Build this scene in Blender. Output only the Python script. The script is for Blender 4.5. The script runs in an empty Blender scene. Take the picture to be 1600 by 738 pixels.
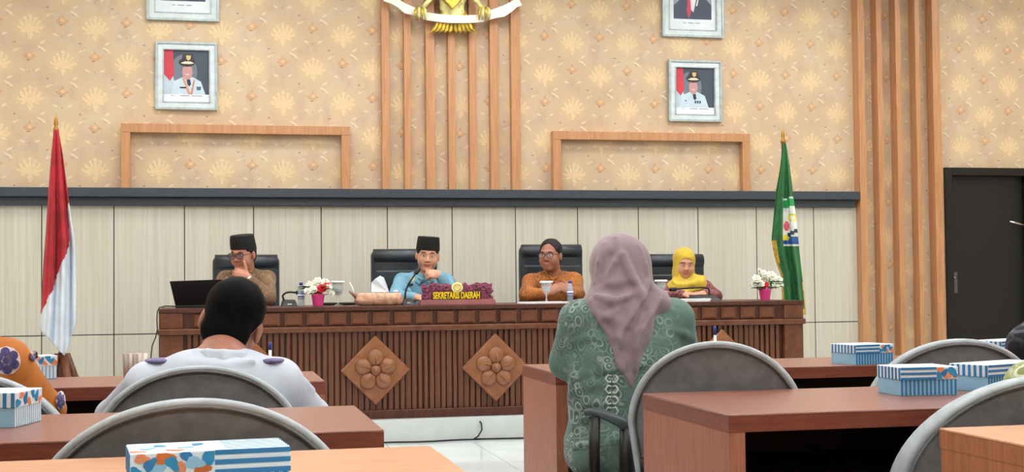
import bpy, bmesh, math, random
import numpy as np
from mathutils import Matrix, Vector

random.seed(7)
S = bpy.context.scene
C = S.collection

# ------------------------------------------------------------------ camera
YAW, PITCH, ROLL, FPX, CAMZ = math.radians(12.69), math.radians(1.92), 0.0098, 2112.0, 1.12
_F = Vector((math.sin(YAW) * math.cos(PITCH), math.cos(YAW) * math.cos(PITCH), math.sin(PITCH)))
_R0 = Vector((math.cos(YAW), -math.sin(YAW), 0))
_U0 = _R0.cross(_F)
_R = _R0 * math.cos(ROLL) - _U0 * math.sin(ROLL)
_U = _R0 * math.sin(ROLL) + _U0 * math.cos(ROLL)
cam = bpy.data.objects.new('camera', bpy.data.cameras.new('camera'))
C.objects.link(cam)
cam.data.sensor_width = 36.0
cam.data.lens = FPX / 1600.0 * 36.0
cam.data.clip_start = 0.05
cam.matrix_world = Matrix(((_R.x, _U.x, -_F.x, 0), (_R.y, _U.y, -_F.y, 0), (_R.z, _U.z, -_F.z, CAMZ), (0, 0, 0, 1)))
S.camera = cam

# ------------------------------------------------------------------ world, exposure
w = bpy.data.worlds.new('world'); S.world = w
w.use_nodes = True
w.node_tree.nodes['Background'].inputs[0].default_value = (0.75, 0.82, 0.9, 1)
w.node_tree.nodes['Background'].inputs[1].default_value = 0.3
S.view_settings.view_transform = 'Standard'
S.view_settings.look = 'None'
S.view_settings.gamma = 1.0
S.view_settings.use_curve_mapping = False
S.view_settings.exposure = 0.0
LAMP = 17.0            # emission of the ceiling lamps
LAMP_FRONT = 13.0      # the row nearest the decorated wall

# ------------------------------------------------------------------ measuring: where a sight line meets a plane of the room
def ray(px, py):
    return _F + _R * ((px - 800) / FPX) - _U * ((py - 369) / FPX)
def PY(px, py, Y):
    r = ray(px, py); return Vector((0, 0, CAMZ)) + r * (Y / r.y)
def PZ(px, py, Z):
    r = ray(px, py); return Vector((0, 0, CAMZ)) + r * ((Z - CAMZ) / r.z)

YW = 11.73       # papered wall
YD = 9.55        # front of the long desk
YP = 10.5        # people behind the desk
DAIS = 0.150
TZ = 0.78        # audience table tops
DESK = 0.95      # desk top, set below

# ------------------------------------------------------------------ materials
def lin(c):
    out = []
    for v in c:
        v = v / 255.0
        out.append(v / 12.92 if v <= 0.04045 else ((v + 0.055) / 1.055) ** 2.4)
    return (out[0], out[1], out[2], 1.0)

class NT:
    """tiny helper to write node graphs"""
    def __init__(s, name):
        s.m = bpy.data.materials.new(name); s.m.use_nodes = True
        s.t = s.m.node_tree; s.n = s.t.nodes
        s.b = s.n['Principled BSDF']
    def node(s, typ, **kw):
        n = s.n.new(typ)
        for k, v in kw.items(): setattr(n, k, v)
        return n
    def put(s, sock, v):
        if hasattr(v, 'node'): s.t.links.new(v, sock)
        elif v is not None: sock.default_value = v
    def math(s, op, a, b=None, c=None):
        n = s.node('ShaderNodeMath', operation=op)
        s.put(n.inputs[0], a)
        if b is not None: s.put(n.inputs[1], b)
        if c is not None: s.put(n.inputs[2], c)
        return n.outputs[0]
    def co(s, kind='Object'):
        return s.node('ShaderNodeTexCoord').outputs[kind]
    def sep(s, v):
        n = s.node('ShaderNodeSeparateXYZ'); s.put(n.inputs[0], v); return n.outputs
    def comb(s, x, y, z):
        n = s.node('ShaderNodeCombineXYZ')
        for i, v in enumerate((x, y, z)): s.put(n.inputs[i], v)
        return n.outputs[0]
    def mapping(s, v, loc=(0, 0, 0), rot=(0, 0, 0), sc=(1, 1, 1)):
        n = s.node('ShaderNodeMapping'); s.put(n.inputs[0], v)
        n.inputs[1].default_value = loc; n.inputs[2].default_value = rot; n.inputs[3].default_value = sc
        return n.outputs[0]
    def noise(s, v, scale, detail=3, rough=.55, dist=0.0):
        n = s.node('ShaderNodeTexNoise'); s.put(n.inputs['Vector'], v)
        n.inputs['Scale'].default_value = scale; n.inputs['Detail'].default_value = detail
        n.inputs['Roughness'].default_value = rough; n.inputs['Distortion'].default_value = dist
        return n.outputs['Fac']
    def voronoi(s, v, scale, feature='F1', out='Distance'):
        n = s.node('ShaderNodeTexVoronoi', feature=feature); s.put(n.inputs['Vector'], v)
        n.inputs['Scale'].default_value = scale
        return n.outputs[out]
    def ramp(s, f, a, b, lo=0.0, hi=1.0, smooth=True):
        n = s.node('ShaderNodeMapRange'); n.interpolation_type = 'SMOOTHSTEP' if smooth else 'LINEAR'
        s.put(n.inputs[0], f)
        for i, v in enumerate((a, b, lo, hi)): n.inputs[i + 1].default_value = v
        return n.outputs[0]
    def mix(s, f, a, b):
        n = s.node('ShaderNodeMix', data_type='RGBA')
        s.put(n.inputs[0], f); s.put(n.inputs[6], a); s.put(n.inputs[7], b)
        return n.outputs[2]
    def bump(s, h, strength=.3, dist=.01):
        n = s.node('ShaderNodeBump'); n.inputs['Strength'].default_value = strength
        n.inputs['Distance'].default_value = dist; s.put(n.inputs['Height'], h)
        s.t.links.new(n.outputs[0], s.b.inputs['Normal'])
    def color(s, c): s.put(s.b.inputs['Base Color'], c)
    def done(s, rough=.6, metal=0.0, spec=.5, sheen=0.0):
        s.b.inputs['Roughness'].default_value = rough; s.b.inputs['Metallic'].default_value = metal
        s.b.inputs['Specular IOR Level'].default_value = spec
        if sheen: s.b.inputs['Sheen Weight'].default_value = sheen
        return s.m

def mat(name, c, rough=.6, metal=0.0, spec=.5, vary=.12, scale=6.0, stretch=(1, 1, 1), bump=0.0, bscale=60.0, sheen=0.0):
    g = NT(name); v = g.mapping(g.co(), sc=stretch)
    f = g.noise(v, scale)
    a = lin([min(255, x * (1 + vary)) for x in c]); b = lin([x * (1 - vary) for x in c])
    g.color(g.mix(g.ramp(f, .3, .7), b, a))
    if bump: g.bump(g.noise(v, bscale), bump, .004)
    return g.done(rough, metal, spec, sheen)

def glass(name, tint=(225, 232, 232), rough=.06, alpha=.26):
    g = NT(name); g.color(lin(tint)); g.b.inputs['Alpha'].default_value = alpha
    return g.done(rough)

def wallpaper():
    g = NT('damask_wallpaper'); x, y, z = g.sep(g.co())
    q0, q1, q2 = PY(46.7, 42.7, YW), PY(148.4, 44.7, YW), PY(48.8, 154.5, YW)
    PX_, PZ_ = q1.x - q0.x, (q0.z - q2.z) / 2
    x = g.math('SUBTRACT', x, q1.x - .5 * PX_)
    row = g.math('DIVIDE', g.math('SUBTRACT', z, q1.z - .5 * PZ_), PZ_)
    ri = g.math('FLOOR', row)
    v = g.math('MULTIPLY', g.math('SUBTRACT', g.math('SUBTRACT', row, ri), .5), PZ_)
    par = g.math('MULTIPLY', g.math('MODULO', ri, 2.0), .5)
    uu = g.math('ADD', g.math('DIVIDE', x, PX_), par)
    us = g.math('MULTIPLY', g.math('SUBTRACT', g.math('FRACT', uu), .5), PX_)
    ua = g.math('ABSOLUTE', us)
    p = g.comb(ua, v, 0.0); ps = g.comb(us, v, 0.0)
    wob = g.node('ShaderNodeVectorMath', operation='ADD')
    nz = g.node('ShaderNodeTexNoise'); nz.inputs['Scale'].default_value = 22; nz.inputs['Detail'].default_value = 2
    g.put(nz.inputs['Vector'], g.co())
    sc = g.node('ShaderNodeVectorMath', operation='SCALE'); sc.inputs['Scale'].default_value = .022
    sb = g.node('ShaderNodeVectorMath', operation='SUBTRACT'); sb.inputs[1].default_value = (.5, .5, .5)
    g.put(sb.inputs[0], nz.outputs['Color']); g.put(sc.inputs[0], sb.outputs[0])
    g.put(wob.inputs[0], p); g.put(wob.inputs[1], sc.outputs[0])
    pw = wob.outputs[0]
    def ell(vec, cx, cy, rx, ry, rot=0.0, soft=.35):
        m = g.node('ShaderNodeMapping', vector_type='TEXTURE'); g.put(m.inputs[0], vec)
        m.inputs[1].default_value = (cx, cy, 0); m.inputs[2].default_value = (0, 0, rot); m.inputs[3].default_value = (rx, ry, 1)
        sp = g.sep(m.outputs[0])
        d = g.math('SQRT', g.math('ADD', g.math('MULTIPLY', sp[0], sp[0]), g.math('MULTIPLY', sp[1], sp[1])))
        return g.ramp(d, 1 + soft, 1 - soft)
    def union(l):
        r = l[0]
        for q in l[1:]: r = g.math('MAXIMUM', r, q)
        return r
    crown = union([ell(pw, 0, -.02, .046, .030), ell(pw, 0, .035, .012, .050), ell(pw, 0, .088, .016, .016),
                   ell(pw, .024, .022, .013, .044, -.35), ell(pw, .040, .070, .014, .014), ell(pw, .050, .008, .014, .040, -.85),
                   ell(pw, .074, .040, .014, .014), ell(pw, .062, -.016, .036, .014, .15), ell(pw, .094, -.002, .013, .013),
                   ell(pw, .052, -.042, .024, .013, -.25), ell(pw, 0, -.066, .022, .024), ell(pw, 0, -.094, .012, .018)])
    halo = ell(pw, 0, 0, .10, .085, 0, .5)
    dia = union([ell(pw, PX_ / 2, .055, .036, .032), ell(pw, PX_ / 2 - .036, .055, .014, .010), ell(pw, PX_ / 2, .095, .010, .014)])
    diac = ell(pw, PX_ / 2, .062, .018, .016)
    tickd = union([ell(ps, .168, .120, .026, .008, .55), ell(ps, PX_ * .5 - .012, .02, .012, .005), ell(ps, -.12, -.13, .010, .006), ell(ps, PX_ * .5, -.075, .007, .006), ell(ps, -.172, .110, .018, .005, -.6)])
    tickl = union([ell(ps, .158, .111, .036, .009, .55), ell(ps, -.165, .118, .040, .011, -.6), ell(ps, .10, -.125, .024, .008, .5), ell(ps, -.20, -.06, .022, .008, .4), ell(ps, .20, -.06, .022, .008, -.4)])
    big = g.noise(g.co(), 1.1, 3); mid = g.noise(g.mapping(g.co(), sc=(1, 1, .6)), 9, 4); fine = g.noise(g.co(), 70, 3)
    base = g.mix(g.ramp(big, .35, .65), lin((203, 179, 150)), lin((213, 193, 165)))
    base = g.mix(g.math('MULTIPLY', g.ramp(mid, .42, .72), .7), base, lin((193, 166, 145)))
    base = g.mix(g.math('MULTIPLY', g.ramp(fine, .5, .8), .25), base, lin((234, 212, 178)))
    og = ell(pw, 0, .005, .16, .145, 0, .45)
    base = g.mix(g.math('MULTIPLY', og, .45), base, lin((216, 186, 148)))
    base = g.mix(g.math('MULTIPLY', halo, .3), base, lin((232, 206, 162)))
    col = g.mix(g.math('MULTIPLY', dia, .6), base, lin((205, 150, 100)))
    col = g.mix(g.math('MULTIPLY', diac, .7), col, lin((232, 198, 152)))
    col = g.mix(g.math('MULTIPLY', tickd, .65), col, lin((128, 92, 62)))
    col = g.mix(g.math('MULTIPLY', tickl, .58), col, lin((240, 222, 194)))
    col = g.mix(g.math('MULTIPLY', g.math('MULTIPLY', crown, g.ramp(g.noise(g.co(), 38, 3), .3, .6, .45, 1.0)), .58), col, lin((238, 214, 168)))
    g.color(col)
    h = g.math('ADD', g.math('ADD', crown, dia), g.math('MULTIPLY', fine, .35))
    g.bump(h, .45, .006)
    return g.done(.55, 0, .35)

def stripes_mat(name, axis, per, ca, cb, duty=.5):
    g = NT(name); s = g.sep(g.co())[axis]
    f = g.math('FRACT', g.math('DIVIDE', s, per))
    g.color(g.mix(g.math('GREATER_THAN', f, duty), lin(ca), lin(cb)))
    return g.done(.45)

def panel_mat():
    g = NT('cream_laminate'); v = g.mapping(g.co(), sc=(1, 1, .02))
    f = g.noise(v, 55, 4); f2 = g.noise(g.mapping(g.co(), sc=(1, 1, .04)), 7, 2)
    c = g.mix(g.ramp(f, .3, .7), lin((198, 195, 181)), lin((214, 211, 198)))
    g.color(g.mix(g.math('MULTIPLY', g.ramp(f2, .4, .7), .5), c, lin((205, 200, 183))))
    return g.done(.38, 0, .4)

def wood(name, ca, cb, stretch, scale=9, rough=.45, spec=.5, bump=.05):
    g = NT(name); v = g.mapping(g.co(), sc=stretch)
    f = g.noise(v, scale, 5, .6, .6)
    g.color(g.mix(g.ramp(f, .3, .7), lin(ca), lin(cb)))
    if bump: g.bump(f, bump, .004)
    return g.done(rough, 0, spec)

def batik(name, base, light, dark, scale=18.0, amt=.8, rough=.75):
    g = NT(name); co = g.co()
    nd = g.node('ShaderNodeTexNoise'); nd.inputs['Scale'].default_value = 5; g.put(nd.inputs['Vector'], co)
    ad = g.node('ShaderNodeMix', data_type='VECTOR'); ad.inputs[0].default_value = .12
    g.put(ad.inputs[4], co); g.put(ad.inputs[5], nd.outputs['Color'])
    v = ad.outputs[1]
    d = g.voronoi(v, scale); e = g.voronoi(v, scale, 'DISTANCE_TO_EDGE')
    ring = g.math('MULTIPLY', g.ramp(d, .30, .36), g.ramp(d, .50, .44))
    dot = g.ramp(d, .16, .10)
    line = g.ramp(e, .06, .03)
    big = g.noise(co, 4.5, 3)
    c = g.mix(g.ramp(big, .4, .62), lin(base), lin(dark))
    m = g.math('MULTIPLY', g.math('MAXIMUM', g.math('MULTIPLY', ring, .9), g.math('MAXIMUM', dot, g.math('MULTIPLY', line, .5))), amt)
    c = g.mix(g.math('MULTIPLY', m, g.ramp(g.noise(co, 9, 2), .35, .6)), c, lin(light))
    g.color(c)
    g.bump(g.noise(co, 180, 2), .15, .002)
    return g.done(rough, 0, .3, .1)

M = {}
M['paper'] = wallpaper()
M['slat'] = wood('slat_wood', (184, 132, 90), (204, 152, 108), (6, 6, .35), 8, .4)
M['panel'] = panel_mat()
M['joint'] = mat('black_joint', (34, 36, 36), .7)
M['ledge'] = mat('slate_ledge', (58, 66, 77), .42, vary=.06, scale=30)
M['ceil'] = mat('ceiling_paint', (225, 224, 220), .8, vary=.02)
M['plain_wall'] = mat('cream_paint', (214, 196, 166), .8, vary=.03)
M['tile'] = mat('white_floor_tile', (214, 222, 224), .12, vary=.02, scale=2)
M['grout'] = mat('grout', (170, 176, 178), .7)
M['dais'] = mat('white_dais_tile', (205, 212, 212), .25, vary=.02)
M['deskwood'] = wood('carved_desk_wood', (86, 48, 31), (114, 68, 46), (3, 3, 3), 5, .30, .55)
M['deskdark'] = wood('dark_desk_wood', (62, 28, 16), (86, 43, 26), (8, 8, .6), 8, .4)
M['deskslat'] = wood('slatted_desk_wood', (82, 46, 28), (118, 72, 48), (20, 20, .5), 5, .38)
M['medal'] = wood('medallion_wood', (128, 80, 52), (150, 98, 66), (3, 3, 3), 6, .30)
M['table'] = wood('table_laminate', (134, 84, 70), (154, 101, 86), (1.2, 14, 14), 7, .28, .5, .02)
M['tableside'] = wood('table_side_laminate', (150, 92, 70), (172, 110, 86), (14, 14, 1.2), 7, .45, .4, .02)
M['tableedge'] = wood('table_edge_laminate', (112, 54, 38), (134, 68, 50), (1.5, 14, 14), 6, .4, .5, .02)
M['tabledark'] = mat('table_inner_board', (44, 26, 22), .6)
M['beech'] = wood('beech_laminate', (196, 142, 104), (214, 162, 122), (1.2, 14, 14), 7, .32, .5, .02)
M['beechside'] = wood('beech_side_laminate', (146, 92, 62), (172, 112, 76), (14, 14, 1.0), 6, .45, .4, .02)
M['greyfab'] = mat('grey_chair_fabric', (112, 113, 116), .85, vary=.07, scale=25, bump=.35, bscale=350, sheen=.2)
M['piping'] = mat('pale_piping', (168, 178, 184), .6, vary=.06, scale=20)
M['blackmetal'] = mat('black_metal', (22, 22, 24), .4, .2)
M['chrome'] = mat('chrome', (200, 202, 205), .22, 1.0, vary=.03)
M['leather'] = mat('black_leather', (36, 46, 56), .36, 0, .7, vary=.15, scale=8, bump=.2, bscale=120)
M['black'] = mat('black_plastic', (16, 17, 20), .42, vary=.1)
M['darkgrey'] = mat('dark_grey_plastic', (48, 50, 56), .45)
M['white'] = mat('white_card', (236, 240, 244), .6, vary=.02)
M['red'] = mat('red_cloth', (176, 26, 42), .75, vary=.10, scale=9, sheen=.1)
M['flagwhite'] = mat('white_cloth', (216, 226, 238), .75, vary=.04)
M['green'] = mat('green_cloth', (24, 104, 50), .7, vary=.14, scale=8, sheen=.1)
M['gold'] = mat('gold_fringe', (206, 168, 62), .6, vary=.15, scale=40)
M['goldmetal'] = mat('gilt', (206, 178, 70), .36, .55, vary=.18, scale=20)
M['palegold'] = mat('pale_gilt', (238, 230, 160), .42, .25, vary=.10, scale=20)
M['ribbon'] = mat('white_enamel', (246, 248, 238), .45, vary=.02)
M['polewood'] = wood('pole_wood', (96, 52, 32), (130, 76, 48), (8, 8, .5), 8, .45)
M['brass'] = mat('brass', (168, 128, 62), .35, .8)
M['silver'] = mat('silver_frame', (176, 190, 194), .4, .2, vary=.06, scale=20)
M['silverlight'] = mat('pale_frame', (214, 226, 230), .45, vary=.03, scale=20)
M['door'] = mat('black_door', (17, 18, 19), .5, vary=.18, scale=40, stretch=(1, 1, 1))
M['doorframe'] = mat('black_door_frame', (12, 12, 13), .45)
M['pink'] = mat('pink_pot', (232, 74, 150), .45, vary=.06)
M['petalw'] = mat('white_petals', (238, 242, 226), .7, vary=.06, scale=40)
M['petalr'] = mat('red_petals', (214, 32, 52), .65, vary=.14, scale=40)
M['leaf'] = mat('leaf_green', (58, 88, 52), .55, vary=.25, scale=30)
M['glass'] = glass('clear_glass')
M['water'] = glass('water', (196, 214, 228), .1, .45)
M['capblue'] = mat('blue_cap', (40, 70, 150), .4)
M['labelblue'] = stripes_mat('bottle_label', 2, .022, (60, 96, 170), (230, 236, 244), .45)
M['tissuebox'] = mat('beige_quilted_cover', (204, 160, 134), .7, vary=.12, scale=35, bump=.4, bscale=60)
M['tissue'] = mat('tissue_paper', (226, 236, 246), .8, vary=.02)
M['purplewood'] = mat('purple_carved_wood', (128, 60, 86), .42, vary=.22, scale=45)
M['maroonwood'] = mat('maroon_wood', (128, 62, 58), .4, vary=.08)
M['yellow'] = mat('yellow_letters', (240, 206, 20), .45, vary=.04)
M['skin'] = mat('skin', (190, 132, 108), .5, vary=.06, scale=14)
M['skin2'] = mat('skin_tan', (166, 112, 90), .5, vary=.06, scale=14)
M['skin3'] = mat('skin_light', (206, 152, 126), .5, vary=.05, scale=14)
M['lip'] = mat('lips', (168, 104, 92), .5)
M['hair'] = mat('black_hair', (7, 7, 9), .75, 0, .1, vary=.25, scale=60, stretch=(1, 1, .2), bump=.3, bscale=120)
M['hairgrey'] = mat('dark_hair', (40, 36, 37), .6, 0, .25, vary=.25, scale=60, bump=.3, bscale=120)
M['eye'] = mat('eye_white', (222, 216, 210), .3)
M['iris'] = mat('dark_iris', (28, 20, 18), .3)
M['velvet'] = mat('black_velvet', (12, 12, 14), .8, vary=.1)
M['shirt_brown'] = batik('brown_batik', (124, 98, 72), (176, 148, 110), (96, 72, 54), 26, .6)
M['shirt_blue'] = mat('light_blue_cotton', (118, 168, 192), .8, vary=.07, scale=8, bump=.15, bscale=200)
M['shirt_orange'] = batik('orange_batik', (168, 100, 44), (206, 148, 84), (128, 68, 30), 22, .55)
M['shirt_maroon'] = batik('maroon_batik', (128, 62, 72), (186, 138, 132), (98, 48, 58), 30, .7)
M['shirt_white'] = mat('white_uniform_cotton', (198, 207, 222), .8, vary=.035, scale=5, bump=.12, bscale=220)
M['scarf_yellow'] = mat('yellow_scarf', (204, 176, 52), .75, vary=.09, scale=10, sheen=.2)
M['scarf_mauve'] = mat('mauve_scarf', (140, 121, 130), .78, vary=.06, scale=6, bump=.12, bscale=260, sheen=.25)
M['trousers'] = mat('dark_trousers', (34, 36, 44), .8)
M['epaulette'] = mat('purple_epaulette', (116, 106, 150), .7, vary=.1, scale=60)
M['lens_clear'] = glass('clear_lens', (200, 180, 176), .08, .16)
M['lens'] = glass('tinted_lens', (120, 92, 108), .08, .42)

# ------------------------------------------------------------------ objects
def tag(o, label=None, cat=None, group=None, kind=None):
    if label: o['label'] = label
    if cat: o['category'] = cat
    if group: o['group'] = group
    if kind: o['kind'] = kind
    return o
def thing(name, label, cat, loc=(0, 0, 0), rz=0.0, group=None):
    o = bpy.data.objects.new(name, None); C.objects.link(o)
    o.empty_display_size = .1; o.location = loc; o.rotation_euler = (0, 0, rz)
    return tag(o, label, cat, group)
def link(name, me, parent=None, loc=(0, 0, 0), rot=(0, 0, 0)):
    o = bpy.data.objects.new(name, me); C.objects.link(o)
    o.location = loc; o.rotation_euler = rot
    if parent is not None: o.parent = parent
    return o
def copy_tree(o, parent=None):
    c = o.copy(); C.objects.link(c); c.parent = parent
    for ch in list(o.children): copy_tree(ch, c)
    return c

class MB:
    def __init__(s): s.v = []; s.f = []; s.mi = []; s.cur = 0
    def _add(s, vs, fs):
        n = len(s.v); s.v += [tuple(q) for q in vs]
        s.f += [tuple(i + n for i in q) for q in fs]; s.mi += [s.cur] * len(fs)
        return s
    def box(s, x0, x1, y0, y1, z0, z1):
        return s._add([(x0, y0, z0), (x1, y0, z0), (x1, y1, z0), (x0, y1, z0), (x0, y0, z1), (x1, y0, z1), (x1, y1, z1), (x0, y1, z1)],
                      [(0, 3, 2, 1), (4, 5, 6, 7), (0, 1, 5, 4), (1, 2, 6, 5), (2, 3, 7, 6), (3, 0, 4, 7)])
    def hexa(s, q):   # bottom four then top four
        return s._add(q, [(0, 3, 2, 1), (4, 5, 6, 7), (0, 1, 5, 4), (1, 2, 6, 5), (2, 3, 7, 6), (3, 0, 4, 7)])
    def prism(s, poly, y0, y1):      # polygon in x,z pulled along y
        n = len(poly)
        vs = [(x, y0, z) for x, z in poly] + [(x, y1, z) for x, z in poly]
        fs = [tuple(range(n)), tuple(range(2 * n - 1, n - 1, -1))] + [(i, i + n, (i + 1) % n + n, (i + 1) % n) for i in range(n)]
        return s._add(vs, fs)
    def prismz(s, poly, z0, z1):     # polygon in x,y pulled up
        n = len(poly)
        vs = [(x, y, z0) for x, y in poly] + [(x, y, z1) for x, y in poly]
        fs = [tuple(range(n - 1, -1, -1)), tuple(range(n, 2 * n))] + [(i, (i + 1) % n, (i + 1) % n + n, i + n) for i in range(n)]
        return s._add(vs, fs)
    def tube(s, pts, r, n=8, closed=False):
        pts = [Vector(p) for p in pts]; m = len(pts)
        rs = r if isinstance(r, (list, tuple)) else [r] * m
        vs = []; up = None
        for i, p in enumerate(pts):
            if closed: d = pts[(i + 1) % m] - pts[i - 1]
            else: d = pts[min(i + 1, m - 1)] - pts[max(i - 1, 0)]
            d.normalize()
            if up is None:
                a = Vector((0, 0, 1)) if abs(d.z) < .9 else Vector((1, 0, 0))
                up = (a - d * a.dot(d)).normalized()
            else: up = (up - d * up.dot(d)).normalized()
            b = d.cross(up)
            for k in range(n):
                t = 2 * math.pi * k / n
                vs.append(p + (up * math.cos(t) + b * math.sin(t)) * rs[i])
        fs = []
        for i in range(m if closed else m - 1):
            j = (i + 1) % m
            for k in range(n):
                fs.append((i * n + k, i * n + (k + 1) % n, j * n + (k + 1) % n, j * n + k))
        if not closed:
            fs.append(tuple(range(n - 1, -1, -1))); fs.append(tuple((m - 1) * n + k for k in range(n)))
        return s._add(vs, fs)
    def lathe(s, prof, n=20, c=(0, 0, 0)):
        vs = []; fs = []; m = len(prof)
        for r, z in prof:
            for k in range(n):
                t = 2 * math.pi * k / n; vs.append((c[0] + r * math.cos(t), c[1] + r * math.sin(t), c[2] + z))
        for i in range(m - 1):
            for k in range(n): fs.append((i * n + k, i * n + (k + 1) % n, (i + 1) * n + (k + 1) % n, (i + 1) * n + k))
        fs.append(tuple(range(n - 1, -1, -1))); fs.append(tuple((m - 1) * n + k for k in range(n)))
        return s._add(vs, fs)
    def ell(s, c, r, n=10, m=7, rot=None):
        vs = []; fs = []
        for i in range(m + 1):
            a = -math.pi / 2 + math.pi * i / m
            for k in range(n):
                t = 2 * math.pi * k / n
                q = Vector((r[0] * math.cos(a) * math.cos(t), r[1] * math.cos(a) * math.sin(t), r[2] * math.sin(a)))
                if rot is not None: q = rot @ q
                vs.append(q + Vector(c))
        for i in range(m):
            for k in range(n): fs.append((i * n + k, i * n + (k + 1) % n, (i + 1) * n + (k + 1) % n, (i + 1) * n + k))
        return s._add(vs, fs)
    def mesh(s, name, mats, off=(0, 0, 0), smooth=False):
        me = bpy.data.meshes.new(name)
        me.from_pydata([(x - off[0], y - off[1], z - off[2]) for x, y, z in s.v], [], s.f)
        for q in (mats if isinstance(mats, (list, tuple)) else [mats]): me.materials.append(q)
        if any(s.mi): me.polygons.foreach_set('material_index', s.mi)
        if smooth: me.polygons.foreach_set('use_smooth', [True] * len(s.f))
        bm = bmesh.new(); bm.from_mesh(me); bmesh.ops.remove_doubles(bm, verts=bm.verts, dist=1e-6)
        bmesh.ops.recalc_face_normals(bm, faces=bm.faces); bm.to_mesh(me); bm.free()
        me.update(); return me
    def build(s, name, mats, parent=None, off=None, smooth=False, bevel=0.0, seg=2, loc=None):
        if off is None: off = (0, 0, 0)
        o = link(name, s.mesh(name, mats, off, smooth), parent, loc if loc is not None else ((0, 0, 0) if parent is not None else off))
        if bevel:
            b = o.modifiers.new('bevel', 'BEVEL'); b.width = bevel; b.segments = seg; b.limit_method = 'ANGLE'
            if smooth is False and seg > 2:
                o.data.polygons.foreach_set('use_smooth', [True] * len(o.data.polygons))
                w_ = o.modifiers.new('wn', 'WEIGHTED_NORMAL')
        return o

def W(root, mb, name, mats, **kw):      # a part given in room coordinates under an unrotated root
    return mb.build(name, mats, root, off=tuple(root.location), **kw)
# ================================================================== THE SETTING
DAIS = PY(600, 655, YD).z
DESK = PY(700, 477, YD).z
X0, X1, Y0, CEIL = -4.6, 9.6, -3.0, 4.15
YPAN = YW - .03          # face of the cream panels
def struct(mb, name, m, **kw):
    return tag(mb.build(name, m, **kw), kind='structure')

fl = struct(MB().box(X0, X1, Y0, YW + .1, -.12, -.006), 'floor', M['grout'])
tile_me = MB().box(-.298, .298, -.298, .298, -.006, 0).mesh('floor_tile', M['tile'])
for i in range(12):
    for j in range(15):
        x, y = -1.5 + .6 * i, .75 + .6 * j
        if y > 9.2: continue
        link('floor_tile', tile_me, fl, (x, y, 0))
YR = 9.47
da = struct(MB().box(X0, X1, YR, YW + .1, 0, DAIS), 'dais', M['dais'], bevel=.004)
struct(MB().box(X0 - .1, X1 + .1, Y0, YW + .1, CEIL, CEIL + .1), 'ceiling', M['ceil'])
struct(MB().box(X0 - .1, X0, Y0, YW + .1, -.1, CEIL), 'wall_left', M['plain_wall'])
struct(MB().box(X1, X1 + .1, Y0, YW + .1, -.1, CEIL), 'wall_right', M['plain_wall'])
struct(MB().box(X0, X1, Y0 - .1, Y0, -.1, CEIL), 'wall_rear', M['plain_wall'])
# back wall: the door opening is kept free
DXL = PY(1474, 262, YW).x; DZ = PY(1474, 262, YW).z; DXR = DXL + .95
wb = MB(); wb.box(X0, DXL, YW, YW + .15, 0, CEIL); wb.box(DXL, DXR, YW, YW + .15, DZ, CEIL); wb.box(DXR, X1, YW, YW + .15, 0, CEIL)
wall = struct(wb, 'wall_back', M['paper'])

# slats in the middle of the wall, behind the emblem
zl = PY(700, 297, YW - .12).z
cl = [(597, 609), (632, 643), (666, 680), (701, 712), (734, 745), (766.5, 780), (799.5, 813.5)]
for a, b in cl:
    xa, xb = PY(a, 200, YW - .07).x, PY(b, 200, YW - .07).x
    W(wall, MB().box(xa, xb, YW - .07, YW, zl - .02, CEIL), 'slat', M['slat'], bevel=.003)
# slatted strip beside the door
ts = thing('trim_2', None, None, (PY(1400, 300, YW).x, YW, 0)); tag(ts, kind='structure')
for a, b in [(1342, 1352.5), (1371.5, 1380), (1401, 1409.5), (1431.5, 1438.5), (1458.5, 1470.5)]:
    xa, xb = PY(a, 163, YW - .12).x, PY(b, 163, YW - .12).x
    W(ts, MB().box(xa, xb, YW - .12, YW, 0 if True else 0, CEIL), 'slat', M['slat'], bevel=.003)
XCOL = PY(1342, 163, YW - .12).x
# wainscot of cream laminate panels, black joints behind
za, zm, zb = DAIS, PY(700, 514, YPAN).z, PY(700, 323, YPAN).z
pw = struct(MB().box(X0, XCOL, YW - .022, YW, za, zb), 'trim_5', M['joint'])
pitch = (PY(1271, 330, YPAN).x - PY(178, 330, YPAN).x) / 11.0
xs = PY(178, 330, YPAN).x
for n in range(-6, 13):
    l, r = xs + n * pitch + .004, xs + (n + 1) * pitch - .004
    l = max(l, X0); r = min(r, XCOL - .002)
    if r - l < .05: continue
    for z0, z1 in ((za, zm - .004), (zm + .004, zb)):
        W(pw, MB().box(l, r, YPAN, YW - .02, z0, z1), 'panel', M['panel'], bevel=.0015)
# dark ledge above the panels
z1_, z2_, z3_ = PY(700, 296, YW - .13).z, PY(700, 309.5, YW - .13).z, PY(700, 323, YW - .06).z
XLE = PY(1344, 310, YW - .13).x
lg = thing('trim_1', None, None, (2, YW, z3_)); tag(lg, kind='structure')
W(lg, MB().box(X0, XLE, YW - .13, YW, z2_, z1_), 'ledge_board', M['ledge'], bevel=.004)
W(lg, MB().box(X0, XLE - .03, YW - .075, YW, z3_, z2_), 'ledge_moulding', M['ledge'], bevel=.004)

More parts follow.
